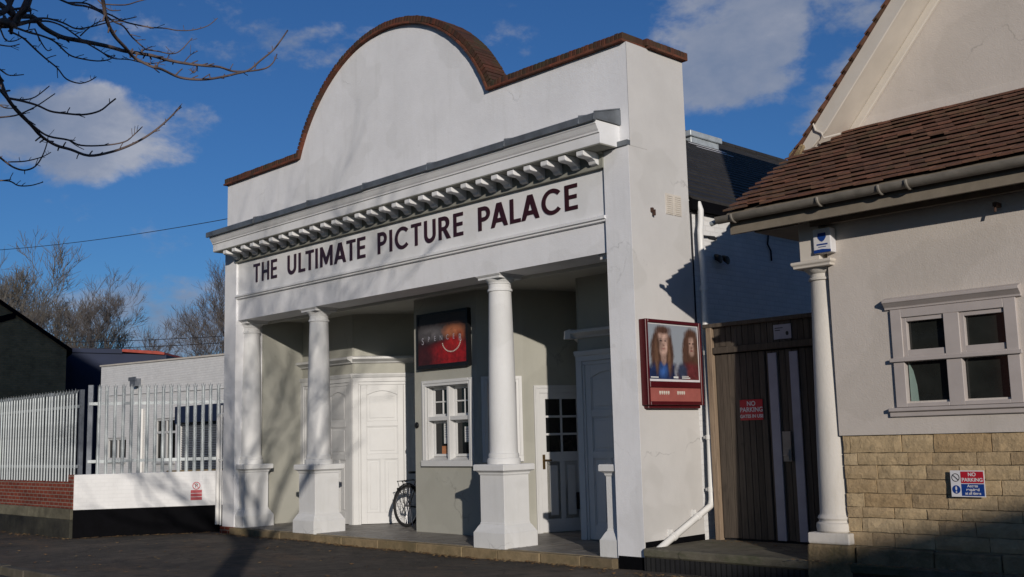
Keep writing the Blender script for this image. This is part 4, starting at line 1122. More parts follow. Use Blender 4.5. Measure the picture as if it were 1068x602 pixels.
# ================================================================ BUILDINGS BEHIND
ax = thing('white_annex', 'low white painted annex with shutter and two windows behind the steel fence', 'building', (-20, 5, -.3))
aw = MB()
def top(x): return 4.33 + (x + 28.0) * (-.025)
ops = [(-27.45, -25.95, 1.12, 1.85), (-23.9, -22.5, 1.08, 2.40), (-22.3, -17.6, -.3, 2.72)]
panel_wall(aw, -28.05, -10.7, -.3, 3.6, .25, ops, y0=5)
aw.prism([(-28.05, 3.6), (-10.7, 3.6), (-10.7, top(-10.7)), (-28.05, top(-28.05))], 5, 5.25)
aw.box(-28.05, -27.8, 5.25, 16, -.3, 4.2)
aw.build('annex_wall', 'whitebrick', ax)
MB().prism([(-28.1, top(-28.1)), (-10.6, top(-10.6)), (-10.6, top(-10.6) + .05), (-28.1, top(-28.1) + .05)], 4.96, 5.3).build('wall_coping', 'creampaint', ax)
MB().box(-27.8, -10.7, 5.25, 16, 3.5, 3.7).box(-27.8, -10.7, 5.4, 5.5, -.3, 3.5).build('annex_interior', 'darkvoid', ax)
for a_, b_, c_, d_, m_ in ((-27.45, -25.95, 1.12, 1.85, 1), (-23.9, -22.5, 1.08, 2.40, 1)):
    q = MB(); k = .07
    q.box(a_, a_ + k, 5.04, 5.12, c_, d_).box(b_ - k, b_, 5.04, 5.12, c_, d_).box(a_ + k, b_ - k, 5.04, 5.12, d_ - k, d_).box(a_ + k, b_ - k, 5.04, 5.12, c_, c_ + k)
    xm = (a_ + b_) / 2; q.box(xm - .04, xm + .04, 5.04, 5.12, c_ + k, d_ - k)
    if d_ > 2: q.box(a_ + k, xm - .04, 5.04, 5.12, 1.93, 2.0).box(xm + .04, b_ - k, 5.04, 5.12, 1.93, 2.0)
    q.box(a_ - .05, b_ + .05, 4.93, 5.04, c_ - .09, c_ - .02)
    fo = q.build('window_frame', 'joinery', ax)
    MB().box(a_ + .02, b_ - .02, 5.085, 5.095, c_ + .02, d_ - .02).build('pane', 'glass', fo)
sh = MB()
for i in range(36): sh.prism([(5.10, -.3 + i * .07), (5.07, -.3 + i * .07 + .035), (5.10, -.3 + i * .07 + .068)], -22.25, -17.65, 'x')
sh.box(-22.25, -17.65, 5.10, 5.14, -.3, 2.3)
so = sh.build('roller_shutter', 'galvdark', ax)
MB().box(-22.3, -17.6, 4.86, 5.12, 2.22, 2.72).build('shutter_box', 'navy', ax, bevel=.01)
MB().box(-22.42, -22.3, 4.96, 5.0, -.3, 2.8).build('shutter_guide', 'signwhite', ax)
MB().box(-25.35, -24.95, 4.8, 5.0, 3.50, 3.75).box(-25.42, -24.88, 4.78, 4.8, 3.68, 3.80).build('wall_lamp', 'galvdark', ax)
MB().tube([(-24.7, 4.94, 2.75), (-24.7, 4.94, -.2)], .05, 8).tube([(-27.6, 4.97, 3.3), (-19, 4.97, 3.15)], .012, 5).build('wall_pipe', 'pvc', ax)
hb = thing('brown_brick_house', 'dark brown brick house end with sloping gable at the far left', 'house', (-37, 7, -.3))
fH = frame((-36.7, 7.2), (.30, .954))
MB(fH).prism([(-14, -.3), (0, -.3), (0, 5.72), (-2.95, 7.85), (-6.5, 10.35), (-14, 5.2)], 0, .35).box(-.35, -.001, .35, 9, -.3, 5.6).build('brick_wall', 'darkbrick', hb)
MB(fH).prism([(.22, 5.52), (-6.5, 10.32), (-14.3, 4.9), (-14.3, 5.08), (-6.5, 10.50), (.22, 5.70)], -.10, 9).build('roof', 'black', hb)
MB(fH).prism([(-2.0, 6.95), (-4.2, 6.2), (-4.2, 6.5), (-2.0, 7.2)], -.06, 0).build('dark_board', 'black', hb)
ns = thing('navy_shed', 'long dark navy clad shed with thin red roof edge behind the fence', 'shed', (-38, 10, -.3))
fN = frame((-40.0, 8.35), (.69, .72))
MB(fN).prism([(-3, -.3), (4.65, -.3), (4.65, 5.62), (-3, 6.0)], 0, 6).build('cladding', 'navy', ns)
MB(fN).prism([(2.7, 5.80), (4.6, 5.62), (4.6, 5.72), (4.3, 5.79), (2.7, 5.92)], -.12, 6).build('shed_roof', 'redroof', ns)
MB(fN).prism([(-3, 6.0), (2.7, 5.72), (2.7, 5.92), (-3, 6.18)], -.10, 6).build('shed_roof', 'navy', ns)

# unseen houses across the street, added and sized for the shadows they cast
def opp_house(label, x0, x1, y0, y1, eave, ridge, gable, mat):
    h = thing('shadow_house', label, 'house', ((x0 + x1) / 2, y0, -.3), 'unseen houses added for their shadows')
    if gable:
        xm = x0 + 9
        MB().prism([(x0, -.3), (x1, -.3), (x1, eave), (xm, ridge), (x0, eave)], y1, y0).build('wall', mat, h)
        MB().prism([(x0 - .2, eave - .05), (xm, ridge), (x1 + .2, eave - .05), (x1 + .2, eave + .1), (xm, ridge + .15), (x0 - .2, eave + .1)], y1 - .2, y0 + .2).build('roof', 'slate', h)
    else:
        MB().box(x0, x1, y1, y0, -.3, eave).build('wall', mat, h)
        ym = (y0 + y1) / 2
        MB().prism([(y0 + .3, eave - .1), (ym, ridge), (y1 - .3, eave - .1)], x0 - .1, x1 + .1, 'x').build('roof', 'slate', h)
    n = max(2, int((x1 - x0) / 3))
    for i in range(n):
        for z in ((.8, 2.2), (3.6, 5.0)):
            if z[1] > eave: continue
            xw = x0 + (x1 - x0) * (i + .5) / n
            w = MB().box(xw - .55, xw + .55, y0 - .001, y0 + .05, z[0], z[1]).build('window', 'joinery', h)
            MB().box(xw - .45, xw + .45, y0 + .05, y0 + .056, z[0] + .1, z[1] - .1).build('pane', 'glass', w)
    return h
opp_house('unseen tall red brick terrace across the street, added to shade the far-left house', -16, -1.0, -14, -24, 14.5, 18, False, 'redbrick')
opp_house('unseen red brick gabled house across the street, shaped to shade the right-hand wall foot', 22.2, 40, -14, -24, 5.22, 8.05, True, 'redbrick')
# ================================================================ BICYCLE
bk = thing('bicycle', 'dark bicycle with rear rack parked in the porch beside the ticket office bay', 'bicycle', (-6.95, 1.50, FL))
hd = Vector((-.22, .975)); hd.normalize()
WR = .385
fK = frame((-6.98, 1.74, FL), (hd.x, hd.y))      # local a = forward, z up; rear hub at a=0
def wheel(a0, nm):
    w = MB(fK)
    w.tube([(a0 + (WR - .02) * math.cos(2 * pi * i / 40), 0, WR + (WR - .02) * math.sin(2 * pi * i / 40)) for i in range(40)], .021, 8, closed=True)
    o = w.build('wheel', 'rubber', bk, smooth=True)
    r = MB(fK); r.tube([(a0 + (WR - .05) * math.cos(2 * pi * i / 40), 0, WR + (WR - .05) * math.sin(2 * pi * i / 40)) for i in range(40)], .012, 6, closed=True)
    r.build('rim', 'chrome', o, smooth=True)
    s_ = MB(fK)
    for i in range(28):
        a = 2 * pi * i / 28; s_.tube([(a0 + .02 * math.cos(a + .6), (.03 if i % 2 else -.03), WR + .02 * math.sin(a + .6)), (a0 + (WR - .05) * math.cos(a), 0, WR + (WR - .05) * math.sin(a))], .0022, 4)
    s_.tube([(a0, -.06, WR), (a0, .06, WR)], .022, 10)
    s_.build('spokes', 'chrome', o)
wheel(0, 'r'); wheel(1.12, 'f')
f = MB(fK)
bb = (.48, 0, .31); seat = (.30, 0, .88); head = (.93, 0, .86); headb = (.96, 0, .70)
f.tube([bb, seat], .018, 8).tube([seat, head], .018, 8).tube([bb, headb], .022, 8).tube([(.915, 0, .93), (.965, 0, .68)], .022, 8)
for s__ in (-.05, .05):
    f.tube([(0, s__, WR), (.44, s__ * .6, .31)], .010, 6).tube([(0, s__, WR), (.305, s__ * .4, .84)], .009, 6).tube([(.97, s__, .66), (1.12, s__, WR)], .012, 6)
f.build('bike_frame', 'blackmetal', bk, smooth=True)
MB(fK).tube([(.30, 0, .88), (.285, 0, .96)], .013, 8).prism([(.14, .085), (.20, .075), (.33, .03), (.43, .015), (.43, -.015), (.33, -.03), (.20, -.075), (.14, -.085), (.12, 0)], .96, 1.0, 'z').build('saddle', 'rubber', bk, bevel=.01)
r = MB(fK)
for s__ in (-.055, .055): r.tube([(-.22, s__, .835), (.28, s__, .845)], .007, 6).tube([(0, s__ * 1.1, WR), (-.05, s__, .83)], .006, 6).tube([(0, s__ * 1.1, WR), (-.20, s__, .83)], .006, 6)
for a_ in (-.22, -.1, .02, .14): r.tube([(a_, -.055, .838), (a_, .055, .838)], .006, 6)
r.build('rear_rack', 'blackmetal', bk)
MB(fK).tube([(.915, 0, .93), (.92, 0, 1.03), (.93, 0, 1.05)], .014, 8).tube([(.80, -.27, 1.02), (.90, -.22, 1.05), (.95, 0, 1.05), (.90, .22, 1.05), (.80, .27, 1.02)], .012, 8).build('handlebar', 'blackmetal', bk)
MB(fK).lathe(0, 0, [(.001, 0), (.001, .001)], 3).tube([(.48, .03 * math.cos(0), .31), (.48, .10, .31)], .02, 8).tube([(.48, .09, .31), (.56, .09, .16)], .012, 6).tube([(.48, -.06, .31), (.40, -.07, .46)], .012, 6).box(.52, .60, .09, .18, .145, .17).tube([(.48 + .085 * math.cos(2 * pi * i / 24), -.05, .31 + .085 * math.sin(2 * pi * i / 24)) for i in range(24)], .007, 5, closed=True).build('pedals', 'blackmetal', bk)
MB(fK).tube([(.0, -.07, .33), (-.12, -.22, .02)], .009, 6).build('kickstand', 'chrome', bk)
MB(fK).tube([(.36 * math.cos(math.radians(a_)) * 1.12, 0, WR + .40 * math.sin(math.radians(a_))) for a_ in range(30, 176, 8)], .012, 6).box(-.26, -.23, -.03, .03, .66, .72).build('mudguard', 'blackmetal', bk)

# ================================================================ TREES
def grow(mb_l, mb_t, p, d, L, r, depth, rng, spread, up, keep=None, twig_r=.004, minr=.011, wob=.18):
    """one limb as a bent tapering tube, then its forks"""
    n = 4; pts = [Vector(p)]; rr = [r]; dd = Vector(d)
    for i in range(n):
        dd = (dd + Vector((rng.uniform(-1, 1), rng.uniform(-1, 1), rng.uniform(-1, 1))) * wob + Vector((0, 0, up))).normalized()
        pts.append(pts[-1] + dd * L / n); rr.append(r * (1 - .38 * (i + 1) / n))
    if keep and any(not keep(q) for q in pts[1:]): return
    (mb_l if r > minr else mb_t).tube(pts, rr, 8 if r > .05 else (5 if r > .012 else 3))
    if depth == 0: return
    k = 3 if depth > 2 else rng.choice((3, 4))
    for i in range(k):
        t = rng.choice((2, 3, 4)) if i else 4
        b = pts[t]; ax = Vector((rng.uniform(-1, 1), rng.uniform(-1, 1), rng.uniform(-.6, 1)))
        nd = (dd + ax.normalized() * spread * rng.uniform(.6, 1.2)).normalized()
        grow(mb_l, mb_t, b, nd, L * rng.uniform(.62, .85), max(twig_r, rr[t] * rng.uniform(.5, .72)), depth - 1, rng, spread, up, keep, twig_r, minr, wob)
def winter_tree(name, label, x, y, z0, h, seed, depth, mat, spread=.75, lean=(0, 0), limbs=5, th=.3, r0=.28, twr=.018, group=None, s0=.36):
    rng = random.Random(seed)
    t = thing(name, label, 'tree', (x, y, z0), 'bare winter trees on the skyline')
    tr = MB(); cr = MB()
    top_ = Vector((x + lean[0], y + lean[1], z0 + h * th))
    tr.tube([(x, y, z0 - .2), (x + lean[0] * .3, y + lean[1] * .3, z0 + h * th * .5), tuple(top_)], [r0 * 1.15, r0, r0 * .85], 10)
    for i in range(limbs):
        a = 2 * pi * (i + rng.uniform(-.3, .3)) / limbs; e = rng.uniform(.5, 1.3)
        d = Vector((math.cos(a), math.sin(a), e)).normalized()
        grow(tr, cr, top_ - Vector((0, 0, rng.uniform(0, h * th * .35))), d, h * s0 * rng.uniform(.8, 1.1), r0 * .55, depth, rng, spread, .05, None, twr, .05)
    grow(tr, cr, top_, Vector((0, 0, 1)), h * s0, r0 * .65, depth, rng, spread, .05, None, twr, .05)
    tr.build('trunk', mat, t); cr.build('crown', mat, t)
    return t
winter_tree('bare_tree', 'tallest pale bare winter tree rising above the dark house roof', -66.5, 16.5, -1, 15.2, 11, 6, 'fartwig', th=.28, r0=.26, twr=.014, s0=.27)
winter_tree('bare_tree', 'pale bare winter tree at the left picture edge behind the house gable', -72, 13.0, -1, 15.6, 5, 6, 'fartwig', th=.28, r0=.26, twr=.0115, s0=.27)
winter_tree('bare_tree', 'smaller dark round-headed bare tree above the navy shed', -58.5, 18.5, -1, 12.3, 8, 6, 'fartwigdark', th=.42, r0=.2, twr=.0095, s0=.21)
winter_tree('bare_tree', 'thin bare tree behind the white annex beside the cinema pier', -44.6, 19.6, -1, 11.2, 21, 6, 'fartwigdark', th=.40, r0=.15, twr=.008, s0=.23)
winter_tree('bare_tree', 'low bare shrub-like tree between the navy shed and the white annex', -49, 17.5, -1, 8.0, 33, 4, 'fartwigdark', th=.42, r0=.12, twr=.012, s0=.22)

# street tree next to the viewer, its boughs reaching over the road
BR=[[[4.441,-9.638,3.386,0.0114],[4.652,-9.486,3.221,0.0107],[4.526,-9.389,3.241,0.0107],[4.538,-9.32,3.249,0.0103],[4.49,-9.261,3.236,0.01],[4.46,-9.178,3.225,0.0097],[4.489,-9.123,3.215,0.0092],[4.416,-9.025,3.247,0.009],[4.418,-8.949,3.248,0.0086],[4.277,-8.822,3.3,0.0084],[4.342,-8.783,3.28,0.0079],[4.342,-8.709,3.284,0.0074],[4.31,-8.638,3.293,0.007],[4.32,-8.543,3.293,0.0065],[4.337,-8.442,3.299,0.006],[4.304,-8.352,3.323,0.0056],[4.264,-8.255,3.334,0.0051],[4.281,-8.171,3.35,0.0046],[4.246,-8.063,3.398,0.0041],[4.247,-8.019,3.439,0.0035],[4.201,-7.969,3.508,0.003]],
[[5.068,-9.267,3.201,0.0076],[5.029,-9.238,3.176,0.0073],[4.988,-9.208,3.134,0.0071],[4.921,-9.149,3.105,0.0069],[4.856,-9.073,3.09,0.0067],[4.77,-8.991,3.088,0.0066],[4.807,-8.933,3.054,0.0062],[4.764,-8.871,3.069,0.006],[4.712,-8.762,3.071,0.0058],[4.758,-8.687,3.066,0.0054],[4.733,-8.586,3.105,0.0052],[4.686,-8.485,3.156,0.0049],[4.675,-8.409,3.194,0.0046],[4.667,-8.342,3.259,0.0043],[4.634,-8.258,3.336,0.0039],[4.69,-8.251,3.37,0.0035],[4.56,-8.132,3.488,0.0033]],
[[4.63,-9.271,3.319,0.0047],[4.631,-9.201,3.307,0.0045],[4.552,-9.11,3.348,0.0044],[4.516,-9.033,3.354,0.0042],[4.52,-8.977,3.326,0.004],[4.503,-8.925,3.322,0.0038],[4.431,-8.852,3.312,0.0036],[4.406,-8.779,3.283,0.0034],[4.313,-8.722,3.318,0.0032],[4.303,-8.665,3.327,0.003],[4.296,-8.601,3.333,0.0028],[4.243,-8.529,3.379,0.0026],[4.267,-8.479,3.449,0.0023]],
[[4.36,-9.256,3.314,0.0045],[4.302,-9.176,3.354,0.0042],[4.292,-9.104,3.356,0.0039],[4.297,-9.048,3.342,0.0036],[4.308,-8.983,3.365,0.0032],[4.272,-8.903,3.414,0.0029],[4.346,-8.863,3.415,0.0025],[4.252,-8.753,3.488,0.0022]],
[[4.329,-9.227,3.319,0.0045],[4.361,-9.191,3.319,0.0042],[4.283,-9.106,3.345,0.004],[4.283,-9.048,3.319,0.0037],[4.201,-8.963,3.325,0.0035],[4.25,-8.93,3.288,0.0032],[4.196,-8.839,3.284,0.0029],[4.143,-8.733,3.316,0.0027],[4.114,-8.649,3.326,0.0024],[4.176,-8.629,3.312,0.0021]],
[[4.191,-8.986,3.356,0.0035],[4.135,-8.925,3.426,0.003],[4.139,-8.874,3.469,0.0025],[4.086,-8.748,3.532,0.0021]],
[[4.477,-9.159,3.374,0.0041],[4.432,-9.062,3.412,0.004],[4.456,-9.008,3.386,0.0038],[4.364,-8.917,3.416,0.0037],[4.383,-8.872,3.395,0.0035],[4.381,-8.804,3.396,0.0033],[4.412,-8.745,3.388,0.0032],[4.253,-8.689,3.452,0.0031],[4.275,-8.624,3.459,0.0029],[4.262,-8.555,3.47,0.0027],[4.25,-8.471,3.496,0.0025],[4.274,-8.403,3.528,0.0023],[4.287,-8.358,3.575,0.0021]],
[[4.76,-9.124,3.287,0.0031],[4.727,-9.02,3.323,0.0028],[4.614,-8.913,3.404,0.0025],[4.636,-8.872,3.421,0.0021]],
[[4.474,-9.391,3.192,0.0047],[4.44,-9.322,3.189,0.0044],[4.39,-9.256,3.173,0.0041],[4.346,-9.192,3.156,0.0038],[4.368,-9.151,3.118,0.0035],[4.342,-9.102,3.088,0.0032],[4.268,-9.016,3.106,0.0029],[4.205,-8.946,3.148,0.0025],[4.183,-8.905,3.183,0.0022]],
[[4.367,-9.333,3.255,0.0052],[4.36,-9.272,3.25,0.0049],[4.316,-9.202,3.265,0.0045],[4.307,-9.143,3.256,0.0042],[4.252,-9.059,3.233,0.0038],[4.276,-9.01,3.218,0.0034],[4.237,-8.923,3.239,0.003],[4.222,-8.864,3.264,0.0026],[4.165,-8.813,3.309,0.0022]],
[[4.427,-9.406,3.206,0.0035],[4.298,-9.342,3.216,0.003],[4.288,-9.304,3.225,0.0024],[4.244,-9.26,3.262,0.0019]],
[[4.479,-9.434,3.122,0.0031],[4.362,-9.345,3.17,0.0026],[4.298,-9.286,3.212,0.002]],
[[4.382,-9.411,3.07,0.0039],[4.422,-9.389,3.034,0.0033],[4.268,-9.309,3.077,0.0027],[4.245,-9.245,3.101,0.0021]],
[[4.761,-9.423,3.229,0.0093],[4.71,-9.42,3.205,0.0098],[4.665,-9.419,3.19,0.0103],[4.584,-9.429,3.188,0.0109],[4.502,-9.45,3.178,0.0115]],
[[4.602,-9.449,3.273,0.0076],[4.649,-9.436,3.202,0.0081],[4.57,-9.424,3.188,0.0089],[4.521,-9.451,3.178,0.0096]],
[[4.28,-9.22,3.303,0.0033],[4.291,-9.192,3.242,0.0028],[4.253,-9.153,3.229,0.0024],[4.306,-9.154,3.218,0.0019]],
[[4.432,-9.302,3.349,0.004],[4.401,-9.28,3.308,0.0034],[4.27,-9.241,3.301,0.0029]],
[[4.704,-9.125,3.323,0.0031],[4.712,-9.08,3.29,0.0025],[4.702,-9.027,3.306,0.0018]],
[[4.102,-8.889,3.351,0.0031],[4.118,-8.847,3.328,0.0025],[4.107,-8.794,3.323,0.0018]],
[[4.384,-9.413,3.076,0.0086],[4.253,-9.344,3.055,0.0085],[4.266,-9.32,2.985,0.0081],[4.219,-9.26,2.945,0.0078],[4.195,-9.189,2.9,0.0075],[4.147,-9.126,2.871,0.0072],[4.054,-9.026,2.868,0.007],[4.011,-8.944,2.872,0.0066],[4.015,-8.858,2.856,0.0063],[4.0,-8.753,2.893,0.0059],[3.997,-8.662,2.94,0.0055],[3.984,-8.573,3.002,0.0052],[4.012,-8.513,3.059,0.0047],[3.961,-8.424,3.146,0.0043],[3.91,-8.353,3.223,0.0039]],
[[4.325,-9.366,2.987,0.006],[4.279,-9.307,2.957,0.0057],[4.259,-9.247,2.915,0.0053],[4.22,-9.172,2.878,0.005],[4.159,-9.095,2.873,0.0047],[4.193,-9.026,2.862,0.0043],[4.163,-8.958,2.856,0.0039],[4.149,-8.848,2.878,0.0035],[4.165,-8.757,2.907,0.0031],[4.116,-8.687,2.967,0.0027],[4.196,-8.686,2.986,0.0022]],
[[4.194,-9.287,3.0,0.0054],[4.2,-9.229,2.997,0.0051],[4.149,-9.149,3.007,0.005],[4.089,-9.072,3.011,0.0048],[4.046,-9.0,3.026,0.0046],[4.039,-8.903,3.039,0.0044],[4.049,-8.829,3.069,0.0042],[3.974,-8.749,3.141,0.004],[3.98,-8.722,3.169,0.0037]],
[[4.23,-9.291,2.99,0.0037],[4.171,-9.219,3.013,0.0032],[4.184,-9.172,3.032,0.0027],[4.086,-9.077,3.127,0.0022]],
[[4.142,-9.318,2.92,0.0037],[4.088,-9.223,2.96,0.0034],[4.119,-9.182,2.982,0.003],[4.096,-9.122,3.03,0.0026],[4.06,-9.041,3.106,0.0022]],
[[4.158,-9.326,2.983,0.0037],[4.17,-9.295,2.963,0.0029],[4.114,-9.242,2.983,0.0021]],
[[4.156,-9.316,2.757,0.0049],[4.088,-9.25,2.745,0.0046],[4.137,-9.231,2.714,0.0041],[4.071,-9.164,2.727,0.0037],[4.113,-9.136,2.74,0.0033],[4.107,-9.104,2.794,0.0028],[4.079,-9.075,2.866,0.0024],[4.057,-9.064,2.907,0.0019]],
[[4.082,-9.239,2.75,0.0031],[4.072,-9.166,2.767,0.0028],[4.117,-9.112,2.785,0.0023],[4.102,-9.066,2.818,0.0019]],
[[4.092,-9.29,2.657,0.0037],[4.122,-9.245,2.656,0.0033],[4.099,-9.198,2.647,0.0029],[4.101,-9.146,2.655,0.0025],[4.129,-9.105,2.671,0.0021]],
[[3.963,-8.936,2.929,0.0027],[4.011,-8.916,2.894,0.0022],[3.914,-8.842,2.91,0.0018]],
[[4.223,-8.494,3.339,0.0028],[4.172,-8.437,3.401,0.0024],[4.185,-8.407,3.424,0.0019]],
[[4.284,-8.462,3.314,0.0032],[4.221,-8.427,3.317,0.003],[4.2,-8.437,3.302,0.0026],[4.155,-8.426,3.338,0.0024]],
[[4.258,-8.74,3.313,0.0031],[4.238,-8.702,3.346,0.0026],[4.218,-8.659,3.377,0.002]],
[[4.264,-8.765,3.279,0.0031],[4.265,-8.698,3.273,0.0028],[4.331,-8.677,3.263,0.0026],[4.28,-8.616,3.306,0.0023],[4.302,-8.608,3.335,0.002]],
[[4.496,-9.643,3.13,0.0167],[4.613,-9.505,3.138,0.0162],[4.741,-9.499,3.124,0.0152],[4.693,-9.447,3.136,0.0149],[4.713,-9.434,3.173,0.0143],[4.757,-9.422,3.201,0.0136],[4.726,-9.393,3.297,0.0131]],
[[4.529,-9.622,3.211,0.013],[4.665,-9.507,3.176,0.0117],[4.639,-9.453,3.222,0.0107],[4.648,-9.43,3.297,0.0094]],
[[4.556,-9.558,3.157,0.0131],[4.655,-9.463,3.14,0.0106],[4.615,-9.385,3.184,0.0083],[4.622,-9.329,3.213,0.0058]]]
camC = Vector((8.88474, -10.86314, 1.5)); cR = Vector((0.69445328, 0.71910416, -0.02497698)); cU = Vector((0.11629538, -0.07791732, 0.99015366)); cW = Vector((-0.71007747, 0.69052017, 0.13773843))
# the crown is pruned on the side that would hang in front of the facade
def keep(p):
    v = p - camC; w = v.dot(cW)
    if w < .25: return True
    a = v.dot(cR) / w; b = v.dot(cU) / w
    return not (abs(a) < .50 and -.30 < b < .285)
st_ = thing('street_tree', 'mossy bare street tree overhanging from the left foreground', 'tree', (5.95, -10.3, -.2))
rng = random.Random(4)
tr = MB(); tw = MB()
base = Vector((5.95, -10.3, -.3))
trunk = [base, base + Vector((.03, -.02, 1.3)), base + Vector((-.02, .02, 2.6)), base + Vector((.05, .02, 3.7)), base + Vector((.0, .1, 4.6))]
tr.tube(trunk, [.27, .215, .20, .19, .16], 16)
node_ = Vector(BR[0][0][:3])
tr.tube([trunk[3] - Vector((0, 0, .5)), (trunk[3] + node_) / 2 + Vector((0, 0, .22)), node_], [.06, .035, .014], 10)
tr.tube([trunk[2], (trunk[2] + Vector(BR[19][0][:3])) / 2 + Vector((0, 0, .15)), Vector(BR[19][0][:3])], [.045, .025, .0095], 10)
tr.tube([trunk[3] - Vector((0, 0, .2)), (trunk[3] + Vector(BR[1][0][:3])) / 2 + Vector((0, 0, .35)), Vector(BR[1][0][:3])], [.045, .025, .008], 10)
def smooth_path(P):
    V = [Vector(q[:3]) for q in P]; R_ = [q[3] for q in P]; out = []; ro = []
    for i in range(len(V) - 1):
        a = V[max(0, i - 1)]; b = V[i]; c = V[i + 1]; d = V[min(len(V) - 1, i + 2)]
        for k in range(4):
            t = k / 4
            out.append(.5 * ((2 * b) + (c - a) * t + (2 * a - 5 * b + 4 * c - d) * t * t + (-a + 3 * b - 3 * c + d) * t ** 3))
            ro.append(R_[i] + (R_[i + 1] - R_[i]) * t)
    out.append(V[-1]); ro.append(R_[-1]); return out, ro
for q in BR:
    P_, R_ = smooth_path(q)
    tw.tube(P_, R_, 6)
    # winter buds and short spurs
    for i in range(2, len(P_) - 1):
        if rng.random() < .42:
            d = (P_[i + 1] - P_[i - 1]).normalized(); s_ = Vector((rng.uniform(-1, 1), rng.uniform(-1, 1), rng.uniform(-.5, 1))).normalized()
            L_ = rng.uniform(.012, .05); e = P_[i] + (d * .8 + s_).normalized() * L_
            tw.tube([P_[i], (P_[i] + e) / 2 + s_ * .002, e], [R_[i] * .6, R_[i] * .5, R_[i] * .45], 4)
# boughs above and behind, out of the picture, that throw the soft shadows
limbdirs = [(-.55, .35, .9), (-.7, .1, .55), (.5, .3, .9), (.2, -.7, .8), (-.2, .6, 1.1), (.7, -.2, .6), (-.4, -.5, .9), (-.8, .45, .45), (.1, .2, 1.3), (-.95, .2, .25)]
for i, d in enumerate(limbdirs):
    grow(tr, tw, trunk[3] + Vector((0, 0, .12 * (i % 5) - .1)), Vector(d).normalized(), rng.uniform(1.9, 2.5), .062, 4, rng, .62, .03, keep, .006, .016)
tr.build('trunk', 'bark', st_, smooth=True)
tw.build('crown', 'twig', st_, smooth=True)

# ================================================================ OVERHEAD CABLES
def cable(a, b, sag, r, lab, n=20):
    P = [Vector(a).lerp(Vector(b), i / n) - Vector((0, 0, sag * 4 * (i / n) * (1 - i / n))) for i in range(n + 1)]
    o = MB().tube(P, r, 5).build('overhead_cable', 'wire', None)
    return tag(o, lab, 'cable', 'overhead cables')
cable((-10.6, .5, 6.22), (-34, -1.5, 8.6), .35, .008, 'single overhead cable running from the cinema pier up to the left')
cable((-32, 18, 6.75), (-75, 8, 9.4), .5, .018, 'upper of the two thin cables over the navy shed')
cable((-32, 18, 6.45), (-75, 8, 8.9), .5, .018, 'lower of the two thin cables over the navy shed')

# ================================================================ SKY, SUN, CAMERA
world = bpy.data.worlds.new('World'); sc.world = world; world.use_nodes = True
nt = world.node_tree; bg = nt.nodes['Background']
sky = nt.nodes.new('ShaderNodeTexSky'); sky.sky_type = 'NISHITA'; sky.sun_disc = False
SD = Vector((1.5, -1.0, .42)).normalized()
sky.sun_elevation = math.asin(SD.z) + math.radians(0); sky.sun_rotation = math.atan2(SD.x, SD.y)
sky.altitude = 60; sky.air_density = 1.0; sky.dust_density = .25; sky.ozone_density = 2.6
tcw = nt.nodes.new('ShaderNodeTexCoord')
def vmath(op, a, b=None):
    n = nt.nodes.new('ShaderNodeVectorMath'); n.operation = op
    for k, v in enumerate((a, b)):
        if v is None: continue
        if hasattr(v, 'links') or hasattr(v, 'node'): nt.links.new(v, n.inputs[k])
        else: n.inputs[k].default_value = v
    return n.outputs['Value' if op == 'DOT_PRODUCT' else 'Vector']
def mth(op, a, b=None, c=None, clamp=False):
    n = nt.nodes.new('ShaderNodeMath'); n.operation = op; n.use_clamp = clamp
    for k, v in enumerate((a, b, c)):
        if v is None: continue
        if isinstance(v, (int, float)): n.inputs[k].default_value = v
        else: nt.links.new(v, n.inputs[k])
    return n.outputs[0]
D_ = tcw.outputs['Generated']
# cumulus banks: each an oval region of the sky, broken up by noise
CL = [((-0.8907, 0.3679, 0.2671), (0.4005, 0.9131, 0.0764), (-0.2158, 0.175, -0.9606), 0.1246, 0.0445, 1.5), ((-0.8162, 0.4572, 0.3532), (0.509, 0.8584, 0.0641), (-0.2739, 0.2321, -0.9333), 0.1068, 0.04, 0.75), ((-0.5248, 0.7807, 0.3392), (0.8081, 0.5821, -0.0907), (-0.2683, 0.2265, -0.9363), 0.0979, 0.0623, 1.7), ((-0.443, 0.8402, 0.3128), (0.8591, 0.4974, -0.1205), (-0.2569, 0.2153, -0.9422), 0.0801, 0.0801, 0.5), ((-0.899, 0.4227, 0.1142), (0.4272, 0.9041, 0.0126), (-0.0979, 0.0601, -0.9934), 0.1512, 0.0445, 0.6), ((-0.5401, 0.7545, 0.3728), (0.7901, 0.6071, -0.0852), (-0.2906, 0.2485, -0.924), 0.1068, 0.0623, 0.9), ((-0.9578, 0.0579, 0.2814), (0.1168, 0.9736, 0.1964), (-0.2626, 0.221, -0.9393), 0.2313, 0.0534, 1), ((-0.0737, 0.9794, 0.1881), (0.975, 0.1101, -0.1931), (-0.2098, 0.1692, -0.963), 0.2313, 0.0801, 1), ((0.3832, -0.9039, 0.1902), (0.9207, 0.3903, -0.0), (-0.0742, 0.1751, 0.9817), 0.25, 0.1, 1), ((-0.7191, -0.521, 0.4599), (0.5867, -0.8098, 0.0), (0.3724, 0.2698, 0.888), 0.25, 0.1, 1), ((0.3751, 0.9105, 0.1739), (-0.9246, 0.3809, 0.0), (-0.0663, -0.1608, 0.9848), 0.25, 0.1, 1)]
field = None
